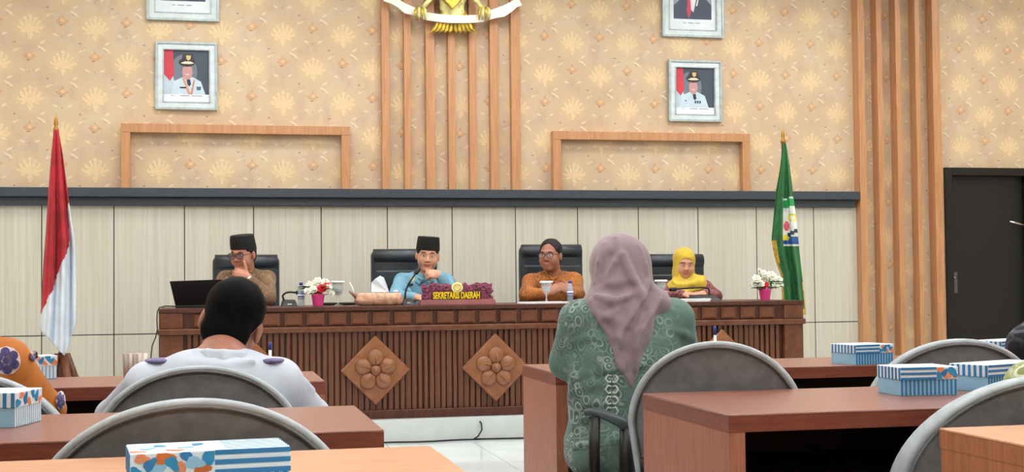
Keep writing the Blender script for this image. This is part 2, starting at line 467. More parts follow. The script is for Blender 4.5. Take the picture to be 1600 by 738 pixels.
# two timber surrounds on the papered wall
def surround(name, xl, xr, ytop, th=13.5):
    yf = YW - .085
    A, B = PY(xl, ytop, yf), PY(xr, ytop + (xr - xl) * .012, yf)
    t = .075
    o = thing(name, None, None, ((A.x + B.x) / 2, YW, zl)); tag(o, kind='structure')
    zt = (A.z + B.z) / 2
    W(o, MB().box(A.x, B.x, yf, YW, zt - t, zt), 'rail', M['slat'], bevel=.003)
    W(o, MB().box(A.x, A.x + t, yf + .002, YW, z1_, zt - t), 'stile', M['slat'], bevel=.003)
    W(o, MB().box(B.x - t, B.x, yf + .002, YW, z1_, zt - t), 'stile', M['slat'], bevel=.003)
surround('trim_3', 189, 547, 193)
surround('trim_4', 864, 1172, 205)

# black door
dr = thing('door_1', None, None, (DXL, YW, 0)); tag(dr, kind='structure')
fr = .075
W(dr, MB().box(DXL, DXL + fr, YW - .03, YW + .14, 0, DZ), 'door_frame', M['doorframe'], bevel=.004)
W(dr, MB().box(DXR - fr, DXR, YW - .03, YW + .14, 0, DZ), 'door_frame', M['doorframe'], bevel=.004)
W(dr, MB().box(DXL + fr, DXR - fr, YW - .03, YW + .14, DZ - fr, DZ), 'door_frame', M['doorframe'], bevel=.004)
leaf = W(dr, MB().box(DXL + fr, DXR - fr, YW + .05, YW + .10, .005, DZ - fr), 'door_leaf', M['door'], bevel=.003)
hp = PY(1493, 440, YW + .04)
off = Vector(dr.location)
hb = MB().box(hp.x - .022, hp.x + .022, YW + .04, YW + .052, hp.z - .11, hp.z + .09)
plate = hb.build('handle_plate', mat('dull_steel', (104, 106, 110), .4, .4), leaf, off=tuple(off), bevel=.003)
MB().tube([(hp.x - .005, YW + .045, hp.z + .04), (hp.x - .005, YW, hp.z + .04), (hp.x - .07, YW - .01, hp.z + .035)], .009, 8).build('handle', M['chrome'], leaf, off=tuple(off), smooth=True)
# reddish timber door set in a second, open leaf at the edge of the view
xa = PY(1593, 330, YW - .03).x
d2 = thing('door_2', None, None, (DXR + .4, YW, 0)); tag(d2, kind='structure')
W(d2, MB().box(DXR + .002, DXR + .9, YW - .05, YW, 0, DZ), 'door_leaf', M['polewood'], bevel=.004)
hq = PY(1594, 352, YW - .1)
W(d2, MB().tube([(hq.x + .05, YW - .05, hq.z), (hq.x + .05, YW - .10, hq.z), (hq.x - .05, YW - .11, hq.z + .02), (hq.x - .12, YW - .11, hq.z + .035)], .011, 8), 'handle', M['chrome'], smooth=True)

# ceiling lamps (above the frame)
em = NT('lamp_diffuser'); em.b.inputs['Base Color'].default_value = (1, 1, 1, 1)
em.b.inputs['Emission Color'].default_value = (1.0, .985, .965, 1); em.b.inputs['Emission Strength'].default_value = LAMP
M['lamp'] = em.done(.5)
em2 = NT('lamp_diffuser_front'); em2.b.inputs['Base Color'].default_value = (1, 1, 1, 1)
em2.b.inputs['Emission Color'].default_value = (1.0, .98, .95, 1); em2.b.inputs['Emission Strength'].default_value = LAMP_FRONT
M['lamp2'] = em2.done(.5)
fram = MB()
for q in ((-.62, .62, -.32, -.30), (-.62, .62, .30, .32), (-.62, -.60, -.30, .30), (.60, .62, -.30, .30)):
    fram.box(*q, -.03, .0)
fme = fram.mesh('lamp_frame', M['white']); dme = MB().box(-.6, .6, -.3, .3, -.018, -.004).mesh('lamp_diffuser', M['lamp'])
dme2 = MB().box(-.6, .6, -.3, .3, -.018, -.004).mesh('lamp_diffuser', M['lamp2'])
rows = [(-.5, 'rear'), (2.6, 'second'), (5.6, 'third'), (8.3, 'fourth'), (10.3, 'front')]
cols = [(-2.6, 'leftmost'), (.1, 'left centre'), (2.4, 'centre'), (4.9, 'right centre'), (7.6, 'rightmost')]
for y, rn in rows:
    for x, cn in cols:
        t = thing('ceiling_lamp', 'white recessed ceiling lamp, %s of the %s row' % (cn, rn), 'lamp', (x, y, CEIL), 0, 'ceiling lamps')
        link('lamp_frame', fme, t); link('lamp_diffuser', dme2 if rn == 'front' else dme, t)

# ================================================================== LONG CARVED DESK
XL, XR = PY(248, 484, YD).x, PY(1255, 471, YD).x
zt = DESK; zf = PY(600, 509, YD).z; zc = PY(600, 518, YD).z; zs = PY(600, 641, YD).z
desk = thing('conference_desk', 'long dark carved wooden desk with flower medallions on the white dais', 'desk', ((XL + XR) / 2, YD + .35, DAIS))
DB = YD + .78
W(desk, MB().box(XL, XR, YD - .012, DB, zt - .03, zt), 'top', M['deskdark'], bevel=.004)
W(desk, MB().box(XL, XR, YD + .05, YD + .075, DAIS, zt - .03), 'front_board', M['deskdark'])
W(desk, MB().box(XL + .01, XR - .01, YD + .018, YD + .05, zf, zt - .03), 'fascia', M['deskdark'])
W(desk, MB().box(XL - .01, XR + .012, YD - .02, YD + .05, zc, zf), 'cornice', M['deskwood'], bevel=.008, seg=3)
W(desk, MB().box(XL, XR, YD - .005, YD + .05, DAIS, zs), 'base_board', M['deskdark'], bevel=.006)
EW = PY(286, 500, YD).x - XL
for a, b in ((XL, XL + EW), (XR - EW, XR)):
    W(desk, MB().box(a + .004, b, YD - .004, YD + .05, zf, zt - .03), 'end_block', M['deskwood'], bevel=.008, seg=3)
    W(desk, MB().box(a + .006, b, YD + .004, YD + .05, zs, zc), 'pilaster', M['deskwood'], bevel=.006)
for xa in (XL, XR - .03):
    W(desk, MB().box(xa, xa + .03, YD + .05, DB - .04, DAIS, zt - .03), 'side_panel', M['deskwood'])
n = 28; p0 = XL + EW + .055; p1 = XR - EW - .055; bp = (p1 - p0) / n
bw, bh = bp * .39, (zt - .03 - zf) / 2 - .006
bmq = MB()
bmq._add([(-bw, 0, -bh), (bw, 0, -bh), (bw, 0, bh), (-bw, 0, bh), (-bw, -.012, -bh), (bw, -.012, -bh), (bw, -.012, bh), (-bw, -.012, bh),
          (-bw * .72, -.022, -bh * .72), (bw * .72, -.022, -bh * .72), (bw * .72, -.022, bh * .72), (-bw * .72, -.022, bh * .72)],
         [(0, 1, 5, 4), (1, 2, 6, 5), (2, 3, 7, 6), (3, 0, 4, 7), (4, 5, 9, 8), (5, 6, 10, 9), (6, 7, 11, 10), (7, 4, 8, 11), (8, 9, 10, 11)])
bme = bmq.mesh('carved_block', M['deskwood'])
dl = desk.location
for i in range(n):
    link('carved_block', bme, desk, (p0 + bp * (i + .5) - dl.x, YD + .018 - dl.y, (zt - .03 + zf) / 2 - dl.z))
sp = (XR - EW - .02 - (XL + EW + .02)) / 104
smes = [MB().box(-q, q, -.03 + k * .004, 0, zs - DAIS, zc - DAIS).mesh('front_slat', M['deskslat']) for k, q in enumerate((sp * .36, sp * .28, sp * .40))]
for i in range(104):
    link('front_slat', smes[random.randrange(3)], desk, (XL + EW + .02 + sp * (i + .5) - dl.x, YD + .05 - dl.y, 0))
# flower medallions
mx = [PY(587, 580, YD - .02).x, PY(775, 578, YD - .02).x]
msp = mx[1] - mx[0]; mz = PY(587, 579, YD - .02).z; R = PY(641, 580, YD - .02).x - mx[0]
plate_me = MB().prism([(0, -R), (R, 0), (0, R), (-R, 0)], -.035, .02).mesh('medallion_plate', M['medal'])
pet = MB()
pet.ell((0, -.036, R * .37), (R * .24, .028, R * .25), 14, 8)
pet.tube([(0, -.058, R * .16), (R * .03, -.066, R * .30), (0, -.060, R * .46)], [.006, .010, .005], 6)
pet_me = pet.mesh('petal', M['medal'], smooth=True)
cen = MB(); cen.ell((0, -.045, 0), (R * .15, .022, R * .15), 14, 8); cen.ell((0, -.062, 0), (R * .08, .012, R * .08), 10, 6)
cen_me = cen.mesh('flower_centre', M['medal'], smooth=True)
for i in range(-1, 4):
    pl = link('medallion', plate_me, desk, (mx[0] + i * msp - dl.x, YD + .015 - dl.y, mz - dl.z))
    b_ = pl.modifiers.new('bevel', 'BEVEL'); b_.width = .006
    for k in range(5): link('petal', pet_me, pl, (0, 0, 0), (0, k * 2 * math.pi / 5, 0))
    link('flower_centre', cen_me, pl)

# cable hanging from the desk and running along the dais
a = PY(752, 652, YD - .03); b = PY(750, 684, YR - .06)
cb = [PY(744, 651, YD - .02), PY(752, 662, YR - .02), PY(753, 672, YR - .04), PY(747, 682, YR - .05)]
run = [Vector((PZ(q, 690 - (q - 600) * .02, .006).x, YR - .06 - .02 * math.sin(q * .05), .006)) for q in range(740, 420, -16)]
run2 = [Vector((PZ(q, 690 - (q - 600) * .02, .006).x, YR - .06 - .02 * math.sin(q * .04), .006)) for q in range(745, 1000, 16)]
cab = MB().tube(cb + run, .006, 6); cab.tube([run[0]] + run2, .006, 6)
tag(cab.build('floor_cable', M['black'], smooth=True), 'black cable dropping from the desk onto the floor along the dais step', 'cable')
lc = [PY(274, 479, YD + .2), PY(258, 478.5, YD + .12), PY(249, 481, YD + .0), PY(246, 487, YD - .03), PY(245, 500, YD - .03), PY(246, 515, YD - .03), PY(243, 528, YD), PY(238, 540, YD + .05), PY(236, 556, YD + .05)]
lc += [Vector((lc[-1].x, lc[-1].y, DAIS + .005))]
tag(MB().tube(lc, .004, 6).build('laptop_cable', M['black'], smooth=True), 'thin black cable hanging off the left end of the carved desk', 'cable')

# ================================================================== AUDIENCE TABLES
def table(name, label, xl, xr, yn, yf, panel_left, panel_right, top, side, edge):
    t = thing(name, label, 'table', ((xl + xr) / 2, (yn + yf) / 2, 0), 0, 'audience tables')
    W(t, MB().box(xl, xr, yn, yf, TZ - .006, TZ), 'top', top, bevel=.002)
    W(t, MB().box(xl, xr, yn, yf, TZ - .045, TZ - .006), 'top_board', edge)
    th = .045
    W(t, MB().box(xl + .001, xl + th, yn + .001, yf - .001, 0, TZ - .045), 'side_panel', side, bevel=.002)
    W(t, MB().box(xr - th, xr - .001, yn + .001, yf - .001, 0, TZ - .045), 'side_panel', side, bevel=.002)
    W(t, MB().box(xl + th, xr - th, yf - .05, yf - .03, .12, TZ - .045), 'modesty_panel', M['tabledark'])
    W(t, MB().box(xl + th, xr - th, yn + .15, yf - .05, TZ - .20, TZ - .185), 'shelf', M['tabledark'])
    return t
def N(px, py): return PZ(px, py, TZ)
rl = N(600, 672); fl_ = N(548, 634)
T2 = (rl.y, fl_.y)
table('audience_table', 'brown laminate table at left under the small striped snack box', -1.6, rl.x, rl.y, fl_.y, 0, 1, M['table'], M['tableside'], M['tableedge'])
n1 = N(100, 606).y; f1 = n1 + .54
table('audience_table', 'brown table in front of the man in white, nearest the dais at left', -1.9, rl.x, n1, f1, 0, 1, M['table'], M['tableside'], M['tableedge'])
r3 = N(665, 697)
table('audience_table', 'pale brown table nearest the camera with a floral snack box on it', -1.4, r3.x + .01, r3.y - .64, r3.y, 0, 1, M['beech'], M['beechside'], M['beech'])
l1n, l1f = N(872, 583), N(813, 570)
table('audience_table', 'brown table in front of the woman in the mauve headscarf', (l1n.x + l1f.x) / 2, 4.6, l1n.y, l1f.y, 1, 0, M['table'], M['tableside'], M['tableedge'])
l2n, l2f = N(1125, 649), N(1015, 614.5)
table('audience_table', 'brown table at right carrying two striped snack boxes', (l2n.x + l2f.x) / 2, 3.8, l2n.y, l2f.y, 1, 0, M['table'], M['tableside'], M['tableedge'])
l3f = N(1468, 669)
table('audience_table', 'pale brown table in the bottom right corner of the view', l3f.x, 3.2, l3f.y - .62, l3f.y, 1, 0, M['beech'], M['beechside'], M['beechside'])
# ================================================================== ORGANIC SHAPES (blended volumes meshed as one surface)
def nets(f, lo, h):
    ins = f < 0
    nx, ny, nz = f.shape
    c = np.zeros((nx - 1, ny - 1, nz - 1), np.uint8)
    cor = [(i, j, k) for i in (0, 1) for j in (0, 1) for k in (0, 1)]
    for i, j, k in cor: c += ins[i:nx - 1 + i, j:ny - 1 + j, k:nz - 1 + k]
    act = (c > 0) & (c < 8)
    idx = np.argwhere(act)
    ids = np.full(act.shape, -1, np.int32); ids[act] = np.arange(len(idx))
    val = {q: f[idx[:, 0] + q[0], idx[:, 1] + q[1], idx[:, 2] + q[2]] for q in cor}
    acc = np.zeros((len(idx), 3)); cnt = np.zeros(len(idx))
    for a in cor:
        for ax in range(3):
            if a[ax]: continue
            b = list(a); b[ax] = 1; b = tuple(b)
            va, vb = val[a], val[b]
            m = (va < 0) != (vb < 0)
            t = va[m] / (va[m] - vb[m])
            p = np.tile(np.array(a, float), (m.sum(), 1)); p[:, ax] += t
            acc[m] += p; cnt[m] += 1
    V = np.asarray(lo) + h * (idx + acc / cnt[:, None])
    F = []
    for ax in range(3):
        u, w_ = (ax + 1) % 3, (ax + 2) % 3
        s0 = [slice(None)] * 3; s1 = [slice(None)] * 3
        s0[ax] = slice(0, -1); s1[ax] = slice(1, None)
        e = np.argwhere(ins[tuple(s0)] != ins[tuple(s1)])
        ok = (e[:, u] > 0) & (e[:, w_] > 0) & (e[:, u] < f.shape[u] - 1) & (e[:, w_] < f.shape[w_] - 1)
        e = e[ok]
        q = []
        for du, dw in ((-1, -1), (0, -1), (0, 0), (-1, 0)):
            g = e.copy(); g[:, u] += du; g[:, w_] += dw
            q.append(ids[g[:, 0], g[:, 1], g[:, 2]])
        q = np.stack(q, 1)
        flip = ~ins[e[:, 0], e[:, 1], e[:, 2]]
        q[flip] = q[flip][:, ::-1]
        F.append(q)
    return V, np.concatenate(F)

def arr(v): return np.array([v[0], v[1], v[2]], float)
class Shape:
    def __init__(s): s.p = []
    def cap(s, a, b, ra, rb=None, k=.02, sy=1.0, op='u'):
        """tapered rod from a to b; sy < 1 flattens it front to back"""
        s.p.append(('c', arr(a), arr(b), ra, ra if rb is None else rb, k, sy, op)); return s
    def chain(s, pts, rs, k=.01, sy=1.0):
        for i in range(len(pts) - 1): s.cap(pts[i], pts[i + 1], rs[i], rs[i + 1], k, sy)
        return s
    def ell(s, c, r, k=.02, fr=None, op='u'):
        s.p.append(('e', arr(c), np.array(r, float), np.eye(3) if fr is None else fr, k, 0, 0, op)); return s
    def half(s, c, n, k=.01):          # cut away everything on the side n points to
        n = arr(n); s.p.append(('h', arr(c), n / np.linalg.norm(n), 0, k, 0, 0, 's')); return s
    @staticmethod
    def dist(q, x, y, z):
        if q[0] == 'c':
            a, b, ra, rb, sy = q[1], q[2], q[3], q[4], q[6]
            d = b - a; dd = np.array([d[0], d[1] / sy, d[2]]); L = max(dd @ dd, 1e-9)
            px, py, pz = x - a[0], (y - a[1]) / sy, z - a[2]
            t = np.clip((px * dd[0] + py * dd[1] + pz * dd[2]) / L, 0, 1)
            return (np.sqrt((px - t * dd[0]) ** 2 + (py - t * dd[1]) ** 2 + (pz - t * dd[2]) ** 2) - (ra + t * (rb - ra))) * (sy if sy < 1 else 1)
        if q[0] == 'e':
            c, r, m = q[1], q[2], q[3]
            px, py, pz = x - c[0], y - c[1], z - c[2]
            l = [px * m[i][0] + py * m[i][1] + pz * m[i][2] for i in range(3)]
            k0 = np.sqrt(sum((l[i] / r[i]) ** 2 for i in range(3)))
            k1 = np.sqrt(sum((l[i] / r[i] ** 2) ** 2 for i in range(3))) + 1e-9
            return k0 * (k0 - 1) / k1
        c, n = q[1], q[2]
        return -((x - c[0]) * n[0] + (y - c[1]) * n[1] + (z - c[2]) * n[2])
    @staticmethod
    def comb(f, d, k, op):
        if op == 'u':
            h = np.clip(.5 + .5 * (d - f) / k, 0, 1); return d + (f - d) * h - k * h * (1 - h)
        d = -d; h = np.clip(.5 - .5 * (d - f) / k, 0, 1); return d + (f - d) * h + k * h * (1 - h)
    def bounds(s):
        lo, hi = [], []
        for q in s.p:
            if q[-1] != 'u': continue
            if q[0] == 'c': r = max(q[3], q[4]); lo.append(np.minimum(q[1], q[2]) - r); hi.append(np.maximum(q[1], q[2]) + r)
            else: r = q[2].max(); lo.append(q[1] - r); hi.append(q[1] + r)
        return np.min(lo, 0) - .03, np.max(hi, 0) + .03
    def at(s, pt):
        x, y, z = [np.array([v]) for v in pt]; f = np.array([.5])
        for q in s.p: f = s.comb(f, s.dist(q, x, y, z), q[4 if q[0] != 'c' else 5], q[-1])
        return f[0]
    def surf(s, px, py, y0, y1, back=0.0):
        """first point of the surface met by a sight line"""
        y = y0
        while y < y1:
            d = s.at(PY(px, py, y))
            if d < .001: break
            y += max(.003, d * .7)
        return PY(px, py, y - back)
    def grid(s, h, disp=None):
        lo, hi = s.bounds(); n = np.ceil((hi - lo) / h).astype(int) + 1
        ax = [(lo[i] + h * np.arange(n[i])).astype(np.float32) for i in range(3)]
        f = np.full(tuple(n), .2, np.float32)
        for q in s.p:
            k = q[5] if q[0] == 'c' else q[4]
            if q[0] == 'h': sl = [slice(0, n[i]) for i in range(3)]
            else:
                if q[0] == 'c': r = max(q[3], q[4]); a = np.minimum(q[1], q[2]) - r; b = np.maximum(q[1], q[2]) + r
                else: r = q[2].max(); a = q[1] - r; b = q[1] + r
                g = k + .02
                i0 = np.clip(((a - g - lo) / h).astype(int), 0, n - 1); i1 = np.clip(((b + g - lo) / h).astype(int) + 2, 1, n)
                sl = [slice(i0[i], i1[i]) for i in range(3)]
            x = ax[0][sl[0]][:, None, None]; y = ax[1][sl[1]][None, :, None]; z = ax[2][sl[2]][None, None, :]
            sl = tuple(sl)
            f[sl] = s.comb(f[sl], s.dist(q, x, y, z).astype(np.float32), k, q[-1])
        if disp is not None:
            f += disp(ax[0][:, None, None], ax[1][None, :, None], ax[2][None, None, :]).astype(np.float32)
        return nets(f, lo, h)
    def build(s, name, mats, root, h=.007, disp=None, pick=None, smooth=1):
        V, F = s.grid(h, disp)
        for _ in range(smooth):       # one light relaxation
            e = np.concatenate([F[:, [0, 1]], F[:, [1, 2]], F[:, [2, 3]], F[:, [3, 0]]])
            sm = np.zeros_like(V); ct = np.zeros(len(V))
            for a, b in ((0, 1), (1, 0)):
                for ax in range(3): sm[:, ax] += np.bincount(e[:, a], V[e[:, b], ax], len(V))
                ct += np.bincount(e[:, a], minlength=len(V))
            V = .45 * V + .55 * sm / np.maximum(ct, 1)[:, None]
        me = bpy.data.meshes.new(name)
        off = np.array(root.location)
        me.vertices.add(len(V)); me.vertices.foreach_set('co', (V - off).astype(np.float32).ravel())
        me.loops.add(len(F) * 4); me.loops.foreach_set('vertex_index', F.astype(np.int32).ravel())
        me.polygons.add(len(F)); me.polygons.foreach_set('loop_start', np.arange(0, len(F) * 4, 4, dtype=np.int32))
        for q in (mats if isinstance(mats, (list, tuple)) else [mats]): me.materials.append(q)
        if pick is not None:
            cen = V[F].mean(1); me.polygons.foreach_set('material_index', pick(cen).astype(np.int32))
        me.polygons.foreach_set('use_smooth', np.ones(len(F), bool))
        me.update(calc_edges=True); me.validate()
        return link(name, me, root)

def wrinkle(amp, fr=(26, 22, 18), seed=0.0):
    def d(x, y, z):
        return amp * (np.sin(fr[0] * x + 9 * z + seed + 2 * np.sin(7 * z + seed)) * np.sin(fr[1] * z + 6 * y + seed * 2 + 1.5 * np.sin(9 * x))
                      + .6 * np.sin(fr[2] * (y + x) + 15 * z + seed))
    return d

def frame(az, pitch=0, roll=0):
    a, p, r = [math.radians(q) for q in (az, pitch, roll)]
    ex = np.array([math.cos(a), math.sin(a), 0]); ey = np.array([-math.sin(a), math.cos(a), 0]); ez = np.array([0, 0, 1.])
    ey, ez = ey * math.cos(p) + ez * math.sin(p), ez * math.cos(p) - ey * math.sin(p)
    ex, ez = ex * math.cos(r) - ez * math.sin(r), ez * math.cos(r) + ex * math.sin(r)
    return np.stack([ex, ey, ez])

class Head:
    def __init__(s, c, az=0, pitch=0, roll=0, sc=1.0):
        s.c = arr(c); s.m = frame(az, pitch, roll); s.k = sc
    def w(s, x, y, z): return s.c + s.k * (x * s.m[0] + y * s.m[1] + z * s.m[2])
    def loc(s, P): return (P - s.c) @ s.m.T / s.k
    def r(s, *q): return [v * s.k for v in q]
    def sculpt(s, g, nb, chub=1.0):
        E = lambda c, r, k=.02, op='u': g.ell(s.w(*c), s.r(*r), k, s.m, op)
        E((0, .015, .04), (.078, .096, .086), .03)
        E((0, -.022, -.03), (.066 * chub, .07, .085), .03)
        E((0, -.062, -.092), (.030, .026, .02), .03)
        for q in (-1, 1):
            E((q * .036, -.055, -.035), (.03 * chub, .032, .034), .02)
            E((q * .081, .008, -.008), (.009, .02, .032), .008)
            E((q * .031, -.104, .008), (.019, .016, .010), .008, 's')
            E((q * .013, -.097, -.030), (.009, .009, .008), .006)
        E((0, -.080, .028), (.052, .016, .012), .015)
        g.cap(s.w(0, -.088, .012), s.w(0, -.107, -.025), .0075 * s.k, .0115 * s.k, .010)
        E((0, -.089, -.055), (.024, .011, .006), .006)
        E((0, -.087, -.067), (.020, .011, .007), .006)
        g.cap(s.w(0, .022, -.05), nb, .056 * s.k, .062 * s.k, .03)
    def lips(s):
        def f(P):
            l = s.loc(P)
            return ((np.abs(l[:, 0]) < .027) & (l[:, 1] < -.078) & (l[:, 2] > -.073) & (l[:, 2] < -.051) & (l[:, 1] < -.088))
        return f
    def features(s, root, brow=True):
        off = tuple(root.location)
        for q in (-1, 1):
            mb = MB(); R = Matrix(s.m.T.tolist())
            mb.ell(s.w(q * .031, -.0855, .008), s.r(.0115, .008, .0042), 12, 8, R)
            mb.cur = 1; mb.ell(s.w(q * .031, -.0912, .008), s.r(.0055, .003, .0042), 10, 6, R)
            mb.build('eye', [M['eye'], M['iris']], root, off=off, smooth=True)
            if brow:
                MB().tube([s.w(q * .017, -.096, .031), s.w(q * .033, -.094, .034), s.w(q * .05, -.082, .028)], [.0018 * s.k, .0028 * s.k, .0012 * s.k], 6).build('eyebrow', M['hair'], root, off=off, smooth=True)
    def hair(s, root, m, low=-.05, h=.006):
        g = Shape()
        g.ell(s.w(0, .018, .044), s.r(.084, .102, .088), .02, s.m)
        g.ell(s.w(0, .058, low + .02), s.r(.068, .048, .06), .03, s.m)
        g.ell(s.w(0, -.130, .0), s.r(.088, .110, .112), .010, s.m, 's')
        for q in (-1, 1): g.ell(s.w(q * .088, .0, -.025), s.r(.020, .034, .040), .010, s.m, 's')
        return g.build('hair', m, root, h, wrinkle(.0014, (90, 80, 60)))
    def cap(s, root):
        mb = MB(); n = 40; rings = []
        prof = [(.040, .088, .106, .004), (.09, .085, .103, .0), (.136, .080, .097, -.002), (.142, .074, .091, -.003)]
        vs = []
        for zz, rx, ry, dy in prof:
            for i in range(n):
                t = 2 * math.pi * i / n
                vs.append(s.w(rx * math.cos(t), .008 + dy + ry * math.sin(t), zz + .010 * math.sin(t) * (-1 if zz < .1 else -.4)))
        fs = [(r * n + i, r * n + (i + 1) % n, (r + 1) * n + (i + 1) % n, (r + 1) * n + i) for r in range(3) for i in range(n)]
        fs.append(tuple(3 * n + i for i in range(n))); fs.append(tuple(range(n - 1, -1, -1)))
        mb._add(vs, fs)
        return mb.build('cap', M['velvet'], root, off=tuple(root.location), smooth=False, bevel=.003)
    def glasses(s, root, m, r=.026, lens='lens'):
        mb = MB()
        for q in (-1, 1):
            ring = [s.w(q * .033 + r * math.cos(t), -.112 + .006 * abs(math.cos(t)), .004 + r * .72 * math.sin(t)) for t in [2 * math.pi * i / 20 for i in range(20)]]
            mb.tube(ring, .0022 * s.k, 6, True)
            mb.tube([s.w(q * .059, -.106, .010), s.w(q * .078, -.07, .012), s.w(q * .084, .005, .014)], .002 * s.k, 6)
        mb.tube([s.w(-.008, -.112, .008), s.w(0, -.115, .010), s.w(.008, -.112, .008)], .002 * s.k, 6)
        gl = mb.build('glasses', m, root, off=tuple(root.location), smooth=True)
        ln = MB()
        for q in (-1, 1):
            for yy in (-.1115,):
                ring = [s.w(q * .033 + r * .97 * math.cos(t), yy + .006 * abs(math.cos(t)), .004 + r * .70 * math.sin(t)) for t in [2 * math.pi * i / 20 for i in range(20)]]
                ring2 = [p + s.m[1] * .0016 for p in ring]
                ln._add(ring + ring2, [tuple(range(20)), tuple(range(39, 19, -1))] + [(i, (i + 1) % 20, (i + 1) % 20 + 20, i + 20) for i in range(20)])
        ln.build('lenses', M[lens], gl, smooth=False)
        gl.children[0].data.transform(Matrix.Translation(-root.location))

def unit(v): v = arr(v); return v / np.linalg.norm(v)
def hand(g, wrist, d, n, side, curl=(50, 60, 40), sc=1.0, thumb=None, spread=.0205):
    """d: towards the fingers, n: out of the back of the hand, side: +1/-1 which side the thumb is on"""
    w_ = arr(wrist); d = unit(d); n = unit(n); n = unit(n - d * (n @ d)); t = np.cross(d, n) * side
    g.ell(w_ + d * .048 * sc, [.052 * sc, .042 * sc, .017 * sc], .012, np.stack([d, t, n]))
    g.cap(w_ - d * .02, w_ + d * .02, .027 * sc, .026 * sc, .02)
    for i, L in enumerate((.074, .083, .077, .060)):
        p = w_ + d * (.086 - .005 * abs(i - 1.2)) * sc + t * (.031 - spread * i) * sc
        a = 0.0; q = p
        for frac, cu, r in zip((.44, .31, .25), curl, (.0098, .0092, .0082)):
            a += math.radians(cu)
            e = q + (d * math.cos(a) - n * math.sin(a)) * L * frac * sc
            g.cap(q, e, r * sc, r * .93 * sc, .003); q = e
    b = w_ + d * .022 * sc + t * .032 * sc
    td = unit(d * .75 + t * .55 - n * .35) if thumb is None else unit(thumb)
    m_ = b + td * .042 * sc
    g.cap(b, m_, .0145 * sc, .012 * sc, .012); g.cap(m_, m_ + unit(td + d * .25) * .036 * sc, .0112 * sc, .0095 * sc, .004)

def person(label, head, nb, sh, el, wr, hip, knees, ankles, hands, shirt, skin, floor, trousers=None, h=.0072, bulk=1.0, chest=1.0,
           sleeve=1.0, collar=True, depth=.115, features=True, hood=False, amp=.0032, seed=0.0, hem=.16, chub=1.0, name='person', ridges=None, hshirt=None, az=0):
    """sh, el, wr, knees, ankles: (image-left, image-right) pairs in room coordinates"""
    hip = arr(hip); nb = arr(nb)
    root = thing(name, label, 'person', (hip[0], hip[1], floor))
    g = Shape(); c = Shape()
    sw = np.linalg.norm(arr(sh[0]) - arr(sh[1])); mid = (arr(sh[0]) + arr(sh[1])) / 2
    fr = frame(az)
    for s_, e in ((g, 0.0), (c, .013)):
        s_.cap(arr(sh[0]) + [0, 0, .0], arr(sh[1]) + [0, 0, .0], .052 + e, None, .05)
        s_.cap(arr(sh[0]) * .4 + nb * .6 - [0, 0, .02], arr(sh[1]) * .4 + nb * .6 - [0, 0, .02], .048 + e, None, .05)
        s_.ell(mid * .72 + hip * .28, [sw * .47 * bulk + e, depth * chest + e, .19], .06, fr)
        s_.ell(mid * .38 + hip * .62, [sw * .45 * bulk + e, depth * 1.05 * chest + e, .17], .06, fr)
        s_.ell(hip + [0, 0, .03], [sw * .47 * bulk + e, depth * 1.1 * bulk + e, .11], .06, fr)
    for i in (0, 1):
        S_, E_, W_ = arr(sh[i]), arr(el[i]), arr(wr[i])
        g.cap(S_, E_, .048, .038, .02); g.cap(E_, W_, .038, .026, .02)
        c.cap(S_, E_, .066 * bulk ** .5, .054 * bulk ** .5, .03)
        if sleeve > 0: c.cap(E_, E_ + (W_ - E_) * sleeve, .053 * bulk ** .5, .042, .02)
        H_ = hip + [(-.09, .09)[i] * 1.0, 0, 0]
        g.cap(H_, arr(knees[i]), .075, .055, .03); g.cap(arr(knees[i]), arr(ankles[i]), .052, .04, .02)
        g.cap(arr(ankles[i]) - [0, 0, .02], arr(ankles[i]) + unit(arr(knees[i]) - hip) * [1, 1, 0] * .15 - [0, 0, .035], .035, .03, .02)
        if hands[i]: hand(g, W_, **hands[i])
    head.sculpt(g, nb, chub)
    lp = head.lips()
    body = g.build('body', [skin, M['lip']], root, h, None, lambda P: lp(P) * 1)
    if collar:
        ring = []
        for t in range(13):
            a = math.pi * 2 * t / 12 + math.pi / 2
            v = fr[0] * math.cos(a) * .066 + fr[1] * math.sin(a) * .062
            ring.append(nb + v + [0, 0, .018 + .022 * math.sin(a)] + fr[1] * .004)
        c.chain(ring, [.016] * 13, .006)
        f_ = -fr[1]
        for q in (-1, 1):
            c.cap(nb + fr[0] * q * .055 + f_ * .03 + [0, 0, .02], nb + fr[0] * q * .034 + f_ * .10 - [0, 0, .045], .020, .010, .006)
        c.cap(nb + f_ * .06 + [0, 0, .05], nb + f_ * .09 + [0, 0, -.015], .028, .008, .01, op='s')
    if ridges: ridges(c)
    cs = c.build('shirt', shirt, root, hshirt or h, wrinkle(amp, seed=seed))
    if trousers is not None:
        l = Shape()
        l.ell(hip, [sw * .5 * bulk, depth * 1.25 * bulk, .115], .05, fr)
        for i in (0, 1):
            H_ = hip + [(-.09, .09)[i], 0, 0]
            l.cap(H_, arr(knees[i]), .092, .070, .03); l.cap(arr(knees[i]), arr(ankles[i]), .068, .06, .02)
        l.build('trousers', trousers, root, .012)
    if features: head.features(root, brow=True)
    return root, g, c

# ================================================================== PEOPLE BEHIND THE DESK
SEAT = DAIS + .47
def legs(x, y, dirn=-1, fl=None, seat=None, spread=.11):
    fl = DAIS if fl is None else fl
    z = (SEAT if seat is None else seat) + .09
    return ((x - spread, y + dirn * .43, z), (x + spread, y + dirn * .43, z)), ((x - spread, y + dirn * .40, fl + .07), (x + spread, y + dirn * .40, fl + .07))

